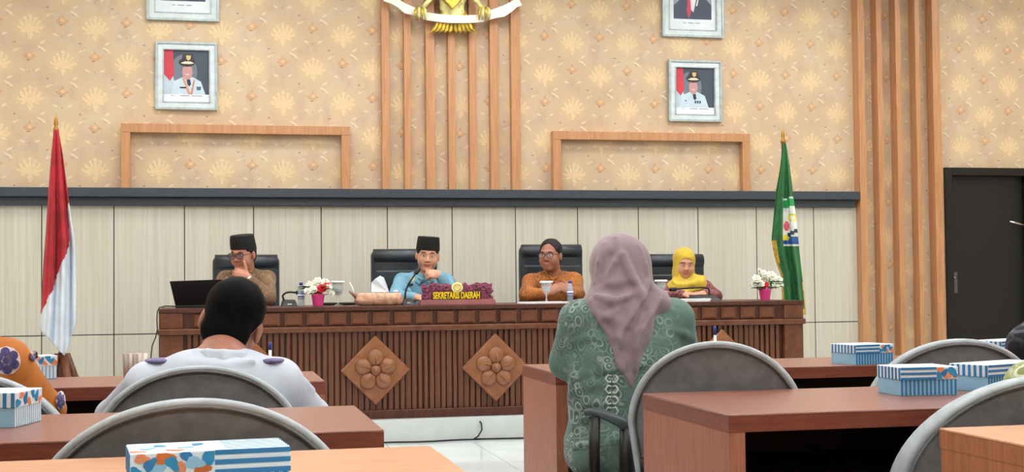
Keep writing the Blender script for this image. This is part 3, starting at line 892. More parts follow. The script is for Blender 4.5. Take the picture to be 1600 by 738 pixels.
# man in the brown shirt, chin on his hand
hd = Head(PY(380, 398, YP - .05), -32, 10, 0, 1.06)
nb = PY(385, 428, YP + .02); x = PY(384, 450, YP + .1).x
k_, a_ = legs(x, YP + .1)
wR = PY(387, 434, YP - .19)
p1, g1, c1 = person('man in brown batik shirt and black cap resting his chin on his hand', hd, nb, (PY(353, 438, YP + .03), PY(417, 437, YP + .03)),
    (PY(346, 466, YP - .12), PY(420, 465, YP - .22)), (PY(372, 464, YP - .24), wR), (x, YP + .1, SEAT + .1), k_, a_,
    (dict(d=(1, -.1, 0), n=(0, -.3, 1), side=1), dict(d=(-.95, .05, .35), n=(-.1, -1, .2), side=1, curl=(55, 65, 40), thumb=(-.1, .1, 1), sc=1.08)),
    M['shirt_brown'], M['skin'], DAIS, M['trousers'], seed=1.0, sleeve=.9)
hd.cap(p1); hd.glasses(p1, M['black'], .030); hd.hair(p1, M['hairgrey'], -.04)
b0, b1 = Vector(wR), PY(420, 465, YP - .22)
dv = (b1 - b0).normalized()
W(p1, MB().tube([b0 + dv * .005, b0 + dv * .03], .037, 16), 'wristwatch', M['chrome'], smooth=True)

# man in the light blue shirt
hd = Head(PY(668, 400, YP - .07), -8, 6, 4, 1.06)
nb = PY(664, 431, YP + .0); x = PY(662, 450, YP + .1).x
k_, a_ = legs(x, YP + .1)
wR = PY(688, 431, YP - .21)
def blue_ridges(c):
    c.chain([PY(630, 440, YP - .06), PY(640, 455, YP - .1), PY(648, 470, YP - .12)], [.01, .012, .01], .02)
    c.chain([PY(706, 446, YP - .1), PY(695, 452, YP - .18), PY(690, 462, YP - .2)], [.012, .012, .01], .02)
p2, g2, c2 = person('man in light blue uniform shirt and black cap holding a fist to his mouth', hd, nb, (PY(628, 441, YP + .02), PY(697, 442, YP + .02)),
    (PY(617, 465, YP - .16), PY(706, 464, YP - .2)), (PY(648, 465, YP - .26), wR), (x, YP + .1, SEAT + .1), k_, a_,
    (dict(d=(1, -.1, 0), n=(0, -.3, 1), side=1), dict(d=(-.98, -.02, .22), n=(.0, -.75, .65), side=1, curl=(62, 70, 40), thumb=(-.9, -.2, -.3), sc=1.08)),
    M['shirt_blue'], M['skin3'], DAIS, M['trousers'], seed=2.2, sleeve=.92, chub=1.08, ridges=blue_ridges)
hd.cap(p2); hd.hair(p2, M['hairgrey'], -.04)
for px, py, mm, rr in ((645, 437, 'palegold', .018), (671, 440, 'palegold', .012)):
    q = c2.surf(px, py, YP - .45, YP + .1, .002)
    W(p2, MB().ell(q, (rr, .004, rr * 1.3), 8, 6), 'badge', M[mm], smooth=True)
q = c2.surf(643, 445, YP - .45, YP + .1, .003)
W(p2, MB().box(q.x - .032, q.x + .032, q.y - .004, q.y + .004, q.z - .009, q.z + .009), 'name_tag', M['darkgrey'], bevel=.002)

# man in the orange shirt, hands folded
hd = Head(PY(860, 400, YP - .03), -34, 2, 0, 1.06)
nb = PY(864, 430, YP + .04); x = PY(862, 450, YP + .12).x
k_, a_ = legs(x, YP + .12)
p3, g3, c3 = person('man with glasses in shiny orange batik shirt with folded hands', hd, nb, (PY(829, 442, YP + .03), PY(897, 440, YP + .03)),
    (PY(822, 461, YP - .14), PY(903, 460, YP - .14)), (PY(856, 459, YP - .27), PY(892, 457, YP - .27)), (x, YP + .12, SEAT + .1), k_, a_,
    (dict(d=(.75, -.1, .45), n=(-.3, -.8, .3), side=-1, curl=(40, 50, 30), sc=1.05), dict(d=(-.75, -.1, .45), n=(.3, -.8, .3), side=1, curl=(45, 55, 35), sc=1.05)),
    M['shirt_orange'], M['skin2'], DAIS, M['trousers'], seed=3.1, bulk=1.08, sleeve=.95, chub=1.08)
hd.hair(p3, M['hairgrey'], -.04); hd.glasses(p3, M['darkgrey'], .027, 'lens_clear')

# woman in the yellow headscarf
hd = Head(PY(1069, 413, YP - .03), -6, 12, 3, .98)
nb = PY(1070, 440, YP + .04); x = PY(1072, 460, YP + .12).x
k_, a_ = legs(x, YP + .12)
p4, g4, c4 = person('woman in yellow headscarf and maroon batik reading at the desk', hd, nb, (PY(1043, 452, YP + .05), PY(1101, 451, YP + .05)),
    (PY(1036, 465, YP - .12), PY(1118, 463, YP - .12)), (PY(1066, 461, YP - .30), PY(1100, 460, YP - .30)), (x, YP + .12, SEAT + .07), k_, a_,
    (dict(d=(.8, -.4, .1), n=(0, -.2, 1), side=1, curl=(25, 30, 20), sc=.92), dict(d=(-.8, -.4, .1), n=(0, -.2, 1), side=-1, curl=(25, 30, 20), sc=.92)),
    M['shirt_maroon'], M['skin3'], DAIS, M['trousers'], seed=4.0, collar=False, sleeve=.95)
g = Shape()
g.ell(hd.w(0, .022, .038), hd.r(.094, .108, .102), .03, hd.m)
g.ell(hd.w(0, .0, -.04), hd.r(.088, .085, .10), .03, hd.m)
g.cap(hd.w(0, .015, -.09), nb - Vector((0, 0, .01)), .085, .105, .04)
g.ell(PY(1068, 449, YP - .03), (.145, .12, .085), .04)
g.ell(PY(1088, 444, YP - .06), (.085, .085, .075), .03)
g.ell(PY(1062, 464, YP - .06), (.11, .09, .09), .04)
g.chain([PY(1052, 439, YP - .09), PY(1060, 446, YP - .13), PY(1082, 444, YP - .14), PY(1100, 433, YP - .08)], [.014, .018, .018, .012], .02)
g.chain([PY(1050, 450, YP - .12), PY(1070, 458, YP - .15), PY(1098, 450, YP - .12)], [.012, .014, .010], .02)
g.ell(hd.w(0, -.098, -.022), hd.r(.060, .080, .088), .008, hd.m, 's')
g.build('headscarf', M['scarf_yellow'], p4, .0065, wrinkle(.002, seed=5))

def shirt_collar(root, c, m, nx, ny, w=1.0):
    y0, y1 = YP - .135, YP + .12
    off = tuple(root.location)
    for q in (-1, 1):
        s = Shape()
        P = [c.surf(nx + q * a * w, ny + b, y0, y1, .004) for a, b in ((15, -6), (11, 0), (13, 7), (8, 11), (3, 4))]
        for i, j in ((0, 1), (1, 2), (2, 3), (3, 4), (1, 4), (1, 3), (0, 4)): s.cap(P[i], P[j], .0085, .0085, .008)
        s.build('collar', m, root, .005)
    pk = [c.surf(nx, ny + 6 + 6 * k, y0, y1, .002) for k in range(5)]
    MB().tube(pk, .0065, 6).build('placket', m, root, off=off, smooth=True)
shirt_collar(p1, c1, M['shirt_brown'], 383, 431)
shirt_collar(p2, c2, M['shirt_blue'], 663, 433)
shirt_collar(p3, c3, M['shirt_orange'], 860, 433)

# ================================================================== AUDIENCE
CS = .44      # seat height of the grey chairs
# man in white seen from behind
YM = 4.32
hd = Head(PY(362, 507, YM + .10), 172, 14, -16, 1.14)
nb = PY(347, 556, YM + .0); x = PY(335, 600, YM).x
k_, a_ = legs(x, YM - .12, 1, 0, CS - .02, .13)
def white_ridges(c):
    c.chain([PY(452, 585, YM - .02), PY(462, 596, YM - .01), PY(468, 612, YM + .0)], [.012, .014, .010], .02)
    c.chain([PY(300, 566, YM - .11), PY(350, 572, YM - .12), PY(395, 564, YM - .11)], [.006, .008, .006], .02)
    c.chain([PY(455, 592, YM - .04), PY(475, 600, YM + .02), PY(490, 610, YM + .06)], [.008, .01, .008], .02)
    for dz in (0, 5): c.chain([PY(297, 553 + dz, YM - .03), PY(312, 549 + dz, YM - .07), PY(348, 551 + dz, YM - .085), PY(384, 554 + dz, YM - .065), PY(398, 557 + dz, YM - .02)], [.011] * 5, .004)
p5, g5, c5 = person('man with black hair in white uniform shirt seen from behind', hd, nb, (PY(232, 602, YM - .02), PY(437, 596, YM - .02)),
    (PY(176, 652, YM + .20), PY(490, 650, YM + .20)), (PY(230, 588, YM + .52), PY(430, 586, YM + .52)), (x, YM - .12, CS + .09), k_, a_,
    (dict(d=(.5, .8, -.05), n=(0, 0, 1), side=-1, curl=(20, 25, 20)), dict(d=(-.5, .8, -.05), n=(0, 0, 1), side=1, curl=(20, 25, 20))),
    M['shirt_white'], M['skin2'], 0, M['trousers'], seed=5.0, bulk=1.05, sleeve=.45, amp=.0022, ridges=white_ridges, az=180, collar=False)
hd.hair(p5, M['hair'], -.055, .0065)
cl_ = Shape()
for dz, oy in ((0, 0), (6, -.004), (12, -.010)):
    cl_.chain([PY(298, 556 + dz, YM + .0 + oy), PY(304, 552 + dz, YM - .06 + oy), PY(325, 550 + dz, YM - .09 + oy), PY(350, 551 + dz, YM - .10 + oy), PY(376, 553 + dz, YM - .085 + oy), PY(393, 556 + dz, YM - .05 + oy), PY(398, 559 + dz, YM + .01 + oy)], [.009] * 7, .012)
cl_.build('collar', M['shirt_white'], p5, .005)
for (xa, ya), (xb, yb) in (((236, 566), (262, 560)), ((410, 560), (437, 565))):
    A, B = c5.surf(xa, ya + 3, YM - .3, YM + .3, .0), c5.surf(xb, yb + 3, YM - .3, YM + .3, .0)
    e = Shape(); e.ell((A + B) / 2 + Vector((0, .05, .002)), (.050, .075, .008), .01)
    e.build('epaulette', M['epaulette'], p5, .006)

# woman in the mauve headscarf seen from behind
YF = 4.40
hd = Head(PY(969, 424, YF + .06), 178, 8, 0, .96)
nb = PY(972, 468, YF + .0); x = PY(974, 640, YF).x
k_, a_ = legs(x, YF + .02, 1, 0, CS - .01, .08)
k_ = tuple((q[0] + .16, q[1], q[2]) for q in k_); a_ = tuple((q[0] + .16, q[1], q[2]) for q in a_)
M['shirt_green'] = batik('green_batik', (94, 122, 114), (176, 192, 186), (74, 96, 90), 30, .6)
def green_ridges(c):
    for pts, r in (([(893, 535), (918, 527), (945, 530)], .010), ([(905, 586), (945, 578), (1000, 570), (1060, 556)], .011), ([(898, 612), (930, 600), (960, 596)], .009),
                   ([(893, 560), (897, 590), (893, 612)], .012), ([(1050, 515), (1070, 522), (1084, 530)], .010), ([(900, 640), (925, 628), (948, 632)], .012),
                   ([(896, 668), (915, 655), (935, 650)], .013), ([(897, 700), (915, 694), (935, 698)], .012), ([(898, 716), (916, 712), (930, 716)], .010)):
        c.chain([c.surf(px, py, YF - .45, YF + .2, -.004) for px, py in pts], [r * .6] + [r] * (len(pts) - 2) + [r * .6], .016)
p6, g6, c6 = person('woman in mauve headscarf and green batik seated with her back turned', hd, nb, (PY(906, 503, YF), PY(1050, 500, YF)),
    (PY(886, 566, YF + .06), PY(1068, 560, YF + .06)), (PY(915, 572, YF + .36), PY(1040, 570, YF + .36)), (x, YF + .02, CS + .10), k_, a_,
    (dict(d=(.4, .8, 0), n=(0, 0, 1), side=-1, curl=(20, 25, 20), sc=.92), dict(d=(-.4, .8, 0), n=(0, 0, 1), side=1, curl=(20, 25, 20), sc=.92)),
    M['shirt_green'], M['skin3'], 0, M['shirt_green'], seed=6.0, bulk=1.22, depth=.12, collar=False, ridges=green_ridges, az=180, amp=.0026, hshirt=.0065)
g = Shape()
g.ell(PY(967, 414, YF + .05), (.097, .125, .107), .03)
g.cap(PY(969, 420, YF + .01), PY(974, 478, YF - .02), .094, .104, .05, .9)
g.cap(PY(974, 480, YF - .03), PY(982, 520, YF - .075), .108, .072, .05, .75)
g.ell(PY(938, 482, YF - .01), (.06, .09, .05), .04)
g.ell(PY(1022, 474, YF + .0), (.055, .09, .05), .04)
g.cap(PY(981, 515, YF - .10), PY(981, 565, YF - .125), .072, .036, .04, .55)
g.cap(PY(984, 565, YF - .125), PY(986, 604, YF - .13), .038, .010, .02, .55)
rg = []
for pts, r in (([(962, 372), (972, 400), (990, 440), (1001, 460), (985, 482), (968, 500), (962, 530)], .013), ([(930, 443), (945, 430), (962, 410), (970, 395)], .010),
               ([(932, 462), (955, 470), (980, 466), (998, 452)], .012), ([(1012, 440), (1003, 470), (985, 492), (970, 515), (966, 545), (975, 580)], .013),
               ([(1032, 468), (1015, 492), (1002, 515), (993, 545), (990, 580)], .010), ([(924, 470), (940, 500), (958, 530), (972, 565)], .010),
               ([(945, 380), (936, 410), (930, 440)], .008), ([(998, 385), (1008, 415), (1014, 440)], .008), ([(926, 488), (950, 496), (968, 486)], .010)):
    rg.append(([g.surf(px, py, YF - .4, YF + .3, -.001) for px, py in pts], [r * .5] + [r] * (len(pts) - 2) + [r * .5]))
for pts, rs in rg: g.chain(pts, [q * 1.2 for q in rs], .010)
for pts, r in (([(993, 468), (976, 490), (966, 515)], .016), ([(938, 452), (962, 455), (985, 448)], .013), ([(985, 520), (981, 550), (983, 580)], .011), ([(950, 400), (940, 425), (936, 440)], .010), ([(946, 508), (958, 540), (968, 562)], .010), ([(1020, 455), (1008, 482), (995, 508)], .011)):
    q = [g.surf(px, py, YF - .4, YF + .3, .003) for px, py in pts]
    for i in range(len(q) - 1): g.cap(q[i], q[i + 1], r, r, .02, op='s')
g.build('headscarf', M['scarf_mauve'], p6, .0055, wrinkle(.0012, seed=7))
# woven chain motif down the back of the tunic
mb = MB()
for j, py in enumerate((592, 609, 626, 643)):
    for q in (-1, 1):
        pts = [(956 + q * (4.5 + 6 * math.cos(t) * .9) - j * 0.0, py + 6.2 * math.sin(t)) for t in [math.radians(a) for a in (-130, -75, 0, 75, 130)]]
        mb.tube([c6.surf(px, y_, YF - .45, YF + .2, .003) for px, y_ in pts], .0034, 5)
W(p6, mb, 'chain_motif', mat('pale_motif', (186, 198, 190), .75), smooth=True)

# person in orange at the left edge
YO = 4.3
M['shirt_floral'] = mat('orange_cotton', (190, 112, 44), .8, vary=.12, scale=7, bump=.15, bscale=200)
hd = Head(PY(-78, 440, YO + .06), 176, 10, 0, 1.0)
nb = PY(-80, 500, YO); x = PY(-75, 600, YO).x
k_, a_ = legs(x, YO, 1, 0, CS - .01)
p7, g7, c7 = person('person in orange cloth with purple flowers at the left edge', hd, nb, (PY(-165, 575, YO), PY(8, 566, YO)),
    (PY(-195, 640, YO + .1), PY(72, 640, YO + .12)), (PY(-150, 594, YO + .36), PY(30, 592, YO + .40)), (x, YO, CS + .1), k_, a_,
    (dict(d=(.4, .8, 0), n=(0, 0, 1), side=-1, curl=(20, 25, 20)), dict(d=(-.4, .8, 0), n=(0, 0, 1), side=1, curl=(20, 25, 20))),
    M['shirt_floral'], M['skin2'], 0, M['trousers'], seed=8.0, bulk=1.15, collar=False, az=180)
hd.hair(p7, M['hair'], -.05, .008)
purple = mat('purple_print', (72, 62, 110), .75, vary=.2, scale=60); pale = mat('pale_print', (206, 190, 190), .75)
def printed_flower(px, py, R, squash=1.0):
    def disc(cx, cy, rx, ry, back):
        mb = MB(); n = 12; vs = [c7.surf(cx, cy, YO - .5, YO + .4, back)]
        for k in range(n):
            t = 2 * math.pi * k / n; vs.append(c7.surf(cx + rx * math.cos(t), cy + ry * math.sin(t), YO - .5, YO + .4, back))
        mb._add(vs, [(0, 1 + k, 1 + (k + 1) % n) for k in range(n)]); return mb
    o = thing('tmp', None, None)
    bpy.data.objects.remove(o)
    pl = W(p7, disc(px, py, R * 1.08 * squash, R * 1.08, .0062), 'printed_flower', pale)
    for k in range(6):
        t = k * math.pi / 3 + .4
        mb = disc(px + R * .66 * math.cos(t) * squash, py + R * .66 * math.sin(t), R * .36 * squash, R * .36, .0078)
        mb.build('printed_petal', purple, pl, off=tuple(p7.location), loc=(0, 0, 0))
    disc(px, py, R * .28 * squash, R * .28, .0085).build('printed_petal', purple, pl, off=tuple(p7.location), loc=(0, 0, 0))
printed_flower(10, 564, 21); printed_flower(53, 556, 8, .8); printed_flower(95, 626, 14, .5)

# two more people cut by the right edge
YB = 4.5
hd = Head(PY(1652, 420, YB + .05), 184, 8, 0, 1.0)
nb = PY(1646, 478, YB); x = PY(1650, 560, YB).x
k_, a_ = legs(x, YB - .2, 1, 0, CS - .01)
p8, g8, c8 = person('person in black patterned clothing at the right edge beside the dark door', hd, nb, (PY(1604, 538, YB), PY(1715, 538, YB)),
    (PY(1592, 565, YB + .06), PY(1738, 565, YB + .06)), (PY(1610, 566, YB + .3), PY(1700, 566, YB + .3)), (x, YB - .2, CS + .1), k_, a_,
    (dict(d=(.4, .8, 0), n=(0, 0, 1), side=-1, curl=(20, 25, 20)), dict(d=(-.4, .8, 0), n=(0, 0, 1), side=1, curl=(20, 25, 20))),
    batik('black_batik', (26, 27, 36), (108, 108, 122), (20, 20, 28), 9, .6), M['skin2'], 0, M['trousers'], seed=9.0, collar=False, az=180, h=.009)
hd.hair(p8, M['hair'], -.05, .008)

YE = 3.05
hd = Head(PY(1716, 480, YE + .05), 184, 8, 0, 1.0)
nb = PY(1714, 545, YE); x = PY(1714, 600, YE).x
k_, a_ = legs(x, YE + .0, 1, 0, CS - .01)
p9, g9, c9 = person('person in olive and white batik at the right edge behind the rounded grey chair', hd, nb, (PY(1612, 607, YE), PY(1818, 607, YE)),
    (PY(1585, 660, YE + .06), PY(1840, 660, YE + .06)), (PY(1640, 640, YE + .10), PY(1790, 640, YE + .10)), (x, YE, CS + .1), k_, a_,
    (dict(d=(.6, .2, 0), n=(0, 0, 1), side=-1, curl=(20, 25, 20)), dict(d=(-.6, .2, 0), n=(0, 0, 1), side=1, curl=(20, 25, 20))),
    batik('olive_batik', (150, 160, 104), (226, 232, 206), (118, 130, 76), 15, .9), M['skin2'], 0, M['trousers'], seed=9.5, collar=False, az=180, h=.009)
hd.hair(p9, M['hair'], -.05, .008)
# ================================================================== CHAIRS
def exec_chair(label, pl, pr, pt, rz=0.0):
    yb = YP + .33
    A, B = PY(pl, pt + 12, yb), PY(pr, pt + 12, yb)
    wd = (B.x - A.x) / 2; zt_ = PY((pl + pr) / 2, pt, yb).z
    t = thing('office_chair', label, 'chair', ((A.x + B.x) / 2, yb - .2, DAIS), rz, 'black leather chairs behind the desk')
    H = zt_ - DAIS
    g = MB().box(-wd, wd, .18, .29, .50, H)
    o = g.build('backrest', M['leather'], t, bevel=.05, seg=5)
    roll = MB(); roll.tube([(-wd * .93, .215, H - .05), (wd * .93, .215, H - .05)], .06, 14)
    roll.build('head_roll', M['leather'], t, smooth=True)
    MB().box(-wd * .9, wd * .9, .165, .20, .55, H - .16).build('back_cushion', M['leather'], t, bevel=.018, seg=4)
    MB().box(-wd, wd, -.30, .22, .40, .50).build('seat', M['leather'], t, bevel=.035, seg=4)
    for q in (-1, 1):
        MB().tube([(q * (wd + .03), .18, .42), (q * (wd + .035), .20, .62), (q * (wd + .035), -.12, .655), (q * (wd + .03), -.14, .44)], .02, 8).build('armrest', M['black'], t, smooth=True)
    MB().tube([(0, 0, .12), (0, 0, .40)], .03, 12).build('pedestal', M['chrome'], t, smooth=True)
    for k in range(5):
        a = k * 2 * math.pi / 5
        l = MB().tube([(0, 0, .12), (.27 * math.cos(a), .27 * math.sin(a), .075)], [.025, .016], 8).build('leg', M['black'], t, smooth=True)
        MB().ell((.27 * math.cos(a), .27 * math.sin(a), .03), (.03, .03, .03), 10, 6).build('castor', M['black'], l, smooth=True)
    return t
exec_chair('black leather office chair behind the man in brown batik', 332, 437, 400)
exec_chair('black leather office chair beside the man in light blue', 580, 684, 391)
exec_chair('tall black leather office chair behind the man in orange batik', 812, 911, 384)
exec_chair('black leather office chair behind the woman in yellow headscarf', 1006, 1101, 399)

def arch_chair(label, px, py, Y, a=.30, b=.26, rz=0.0, sd=.50):
    top = PY(px, py, Y)
    H = top.z; tilt = .16; y_t = -(H - .45) * tilt
    t = thing('rounded_chair', label, 'chair', (top.x + math.sin(rz) * y_t, top.y - math.cos(rz) * y_t, 0), rz, 'grey chairs with rounded backs')
    n = 56; out = []
    for i in range(n):
        s_ = i / n
        if s_ < .70:                                  # arch
            th = math.pi * (s_ / .70); x = a * math.cos(th); z = H - b + b * math.sin(th)
            dn = 0
        else: x = None
        if x is not None: out.append((x, z))
    zb_ = .47
    side = [( -a * (1 - .10 * k / 5), (H - b) + (zb_ - (H - b)) * k / 5) for k in range(1, 6)]
    out += side + [(-x, z) for x, z in reversed(side)]
    def pos(x, z, dy): return (x, (z - .45) * -tilt + .07 * (x / a) ** 2 + dy, z)
    cz = (H + zb_) / 2
    def pad(sgn, depth):
        mb = MB(); m = len(out); vs = []; fs = []
        scs = [1.0, .985, .95, .88, .75, .55, .3]
        bul = [0, .45, .75, .92, 1, 1, 1]
        for sc, bu in zip(scs, bul):
            for x, z in out: vs.append(pos(x * sc, cz + (z - cz) * sc, sgn * depth * bu))
        vs.append(pos(0, cz, sgn * depth))
        for r in range(len(scs) - 1):
            for i in range(m):
                j = (i + 1) % m; fs.append((r * m + i, r * m + j, (r + 1) * m + j, (r + 1) * m + i))
        L = len(scs) - 1
        for i in range(m): fs.append((L * m + i, L * m + (i + 1) % m, len(vs) - 1))
        mb._add(vs, fs); return mb
    bk = pad(-1, .020); f_ = pad(1, .042)
    bk.v += f_.v; k0 = len(bk.v) - len(f_.v); bk.f += [tuple(i + k0 for i in q) for q in f_.f]; bk.mi += f_.mi
    back = bk.build('backrest', M['greyfab'], t, smooth=True)
    rim = MB(); vs = []; m = len(out); cs = [(1.012, -.024), (1.03, -.012), (1.034, .006), (1.03, .024), (1.012, .036), (.965, .030), (.955, .0), (.965, -.024)]
    for x, z in out:
        for sc, dy in cs: vs.append(pos(x * sc, cz + (z - cz) * sc, dy))
    kk = len(cs)
    rim._add(vs, [(i * kk + k, i * kk + (k + 1) % kk, ((i + 1) % m) * kk + (k + 1) % kk, ((i + 1) % m) * kk + k) for i in range(m) for k in range(kk)])
    rim.build('rim_band', M['piping'], back, smooth=True)
    st = MB().tube([pos(x * .955, cz + (z - cz) * .955, -.024) for x, z in out], .0035, 5, True)
    st.build('seam_cord', M['greyfab'], back, smooth=True)
    MB().box(-a * .86, a * .86, .04, sd, .38, .47).build('seat', M['greyfab'], t, bevel=.035, seg=4)
    for q in (-1, 1):
        MB().tube([(q * a * .8, .06, .40), (q * a * .82, .02, .0)], .014, 8).build('leg', M['blackmetal'], t, smooth=True)
        MB().tube([(q * a * .8, sd - .05, .40), (q * a * .82, sd - .02, .0)], .014, 8).build('leg', M['blackmetal'], t, smooth=True)
        MB().tube([(q * a * .80, .05, .37), (q * a * .84, -.005, .50), (q * a * .84, -.02, .56)], .013, 8).build('back_support', M['blackmetal'], t, smooth=True)
    return t
arch_chair('rounded grey chair in front of the pale table with the floral snack box', 302, 628, 2.90, .335, .27)
arch_chair('rounded grey chair holding the man in the white uniform', 310, 575, 4.02, .30, .25)
arch_chair('turned grey rounded chair beside the woman in the mauve headscarf', 1119, 537, 3.93, .27, .26, math.radians(-20), .34)
arch_chair('grey rounded chair behind the striped snack boxes at right', 1502, 533, 4.0, .285, .25, math.radians(-14))
arch_chair('rounded grey chair at the right edge beside the corner table', 1630, 592, 2.98, .345, .29)
arch_chair('grey rounded chair at the left edge behind the orange cloth', -72, 585, 4.02, .30, .25)

# narrow black chair under the woman in the mauve headscarf
YC = 4.22
c_ = PY(955, 690, YC)
oc = thing('metal_chair', 'black metal chair with a slanting grey rail under the seated woman', 'chair', (c_.x, YC + .2, 0))
for (xa, ya, xb, yb, r) in ((929, 652, 928, 790, .019), (979, 668, 978, 790, .023)):
    A, B = PY(xa, ya, YC), PY(xb, yb, YC); 
    W(oc, MB().tube([A, (A + B) / 2, Vector((B.x, YC, .0))], r, 10), 'post', M['blackmetal'], smooth=True)
rail = [PY(914, 646, YC + .01), PY(924, 643, YC), PY(945, 649, YC - .01), PY(968, 659, YC - .01), PY(984, 668, YC), PY(988, 676, YC + .02)]
W(oc, MB().tube(rail, [.011, .013, .015, .018, .022, .018], 10), 'top_rail', mat('grey_rail', (70, 80, 82), .4), smooth=True)
cx = PY(972, 700, YF).x
W(oc, MB().box(cx - .2, cx + .2, YC + .03, YC + .45, CS - .05, CS), 'seat', M['black'], bevel=.02, seg=3)
for q in (-1, 1):
    W(oc, MB().tube([(cx + q * .18, YC + .42, CS - .03), (cx + q * .18, YC + .44, 0)], .014, 8), 'leg', M['blackmetal'], smooth=True)

# ================================================================== FLAGS
def flag(name, label, Y, pole_top, pole_bot, lft, rgt, yt, yb, colour, mats, folds, fl=DAIS, rows=90, colsn=44, finial=True):
    """lft / rgt: silhouette (y -> x) of the hanging cloth"""
    base = PY(*pole_bot, Y)
    t = thing(name, label, 'flag', (base.x, Y, fl))
    tp = PY(*pole_top, Y)
    W(t, MB().tube([(base.x, Y + .02, fl + .02), (tp.x, Y + .02, tp.z)], .016, 10), 'pole', M['polewood'], smooth=True)
    fm = MB().lathe([(.004, .0), (.018, .01), (.022, .03), (.010, .05), (.016, .07), (.012, .10), (.002, .14)], 12, (tp.x, Y + .02, tp.z - .02))
    W(t, fm, 'finial', M['brass'], smooth=True)
    for q in range(4):
        a = q * math.pi / 2 + .5
        W(t, MB().tube([(base.x + .03 * math.cos(a), Y + .02 + .03 * math.sin(a), fl + .46), (base.x + .20 * math.cos(a), Y + .02 + .20 * math.sin(a), fl + .01)], [.028, .026], 8), 'stand_leg', M['polewood'], smooth=True)
    mb = MB(); vs = []
    def interp(tab, y):
        return float(np.interp(y, [q[0] for q in tab], [q[1] for q in tab]))
    px = {}
    for r in range(rows + 1):
        v = r / rows; spread = min(1.0, .15 + v * 1.6)
        for c in range(colsn + 1):
            u = c / colsn
            b_ = yb(u) if callable(yb) else yb
            y_ = yt + (b_ - yt) * v
            x_ = interp(lft, y_) + (interp(rgt, y_) - interp(lft, y_)) * u
            dy = -.03 + spread * (.034 * math.sin(u * folds * math.pi + .6 + v) + .016 * math.sin(u * folds * 2.3 * math.pi + 2 * v)) - .03 * math.sin(u * math.pi)
            vs.append(PY(x_, y_, Y + dy)); px[len(vs) - 1] = (x_, y_, u, v)
    for r in range(rows):
        for c in range(colsn):
            i = r * (colsn + 1) + c
            q = (i, i + 1, i + colsn + 2, i + colsn + 1)
            cx_, cy_, u, v = [sum(px[k][j] for k in q) / 4 for j in range(4)]
            mb.cur = colour(cx_, cy_, u, v); mb._add([vs[k] for k in q], [(0, 1, 2, 3)])
    o = W(t, mb, 'flag_cloth', mats, smooth=True)
    so = o.modifiers.new('solid', 'SOLIDIFY'); so.thickness = .005; so.offset = 1
    return t
def red_white(x, y, u, v):
    return 0 if y < np.interp(u, [0, .30, .62, .80, .86, 1.0], [492, 452, 405, 385, 330, 316]) else 1
flag('red_white_flag', 'red and white flag hanging on a wooden pole at left', YP - .1, (87, 204), (97, 570),
     [(200, 85), (240, 80), (300, 75.5), (400, 69), (490, 64.5), (520, 62), (560, 62)], [(200, 91), (240, 98), (300, 106), (340, 111), (375, 116), (400, 117.5), (520, 119), (560, 119)],
     203, lambda u: float(np.interp(u, [0, .25, .66, .74, 1.0], [515, 530, 556, 548, 505])), red_white, [M['red'], M['flagwhite']], 5)
E5 = [M['green'], M['gold'], mat('emblem_white', (222, 230, 224), .7), mat('emblem_blue', (36, 92, 160), .7), mat('emblem_pink', (214, 96, 112), .7),
      mat('emblem_yellow', (222, 206, 60), .7), mat('emblem_green', (40, 160, 84), .7), mat('emblem_dark', (40, 62, 84), .7)]
def green_flag(x, y, u, v):
    cx, cy = 1234.5, 347
    if u > .42:
        e = (x - cx) / 17.0; g = (y - cy) / 39.0
        if abs(e) < 1.15 and -1.0 < g < 1.0:
            top = 318 - (x - 1222) * .30
            if y < top - 6: return 0
            if y < top - 4: return 2
            if y < top + 9: return 6
            if y < top + 12: return 2
            if (x - 1229) ** 2 / 22 + (y - 354) ** 2 / 60 < 1: return 4
            if (x - 1227) ** 2 / 40 + (y - 372) ** 2 / 16 < 1: return 5
            if abs(y - 365 + (x - 1236) * .5) < 3.2 and x > 1230: return 7
            if y > 383 - abs(x - 1236) * .12: return 2 if y < 386 else 0
            if y > 370: return 3
            if (x - 1238) ** 2 / 60 + (y - 340) ** 2 / 40 < 1: return 5 if (x - 1238) ** 2 / 20 + (y - 341) ** 2 / 14 > 1 else 2
            return 2
    if u < .16 and 375 < y < 412: return 1
    if v > .965 or (u > .965 and y > 440): return 1
    if u < .10 and y > 410: return 1
    return 0
flag('green_flag', 'green flag with gold fringe and round emblem on a pole at right', YP - .05, (1225, 222), (1234, 560),
     [(222, 1224), (260, 1220), (300, 1213), (375, 1206), (395, 1209), (412, 1213), (430, 1220), (500, 1224)], [(222, 1228), (260, 1234), (300, 1239), (350, 1245), (400, 1250), (470, 1258), (500, 1260)],
     224, 492, green_flag, E5, 4)

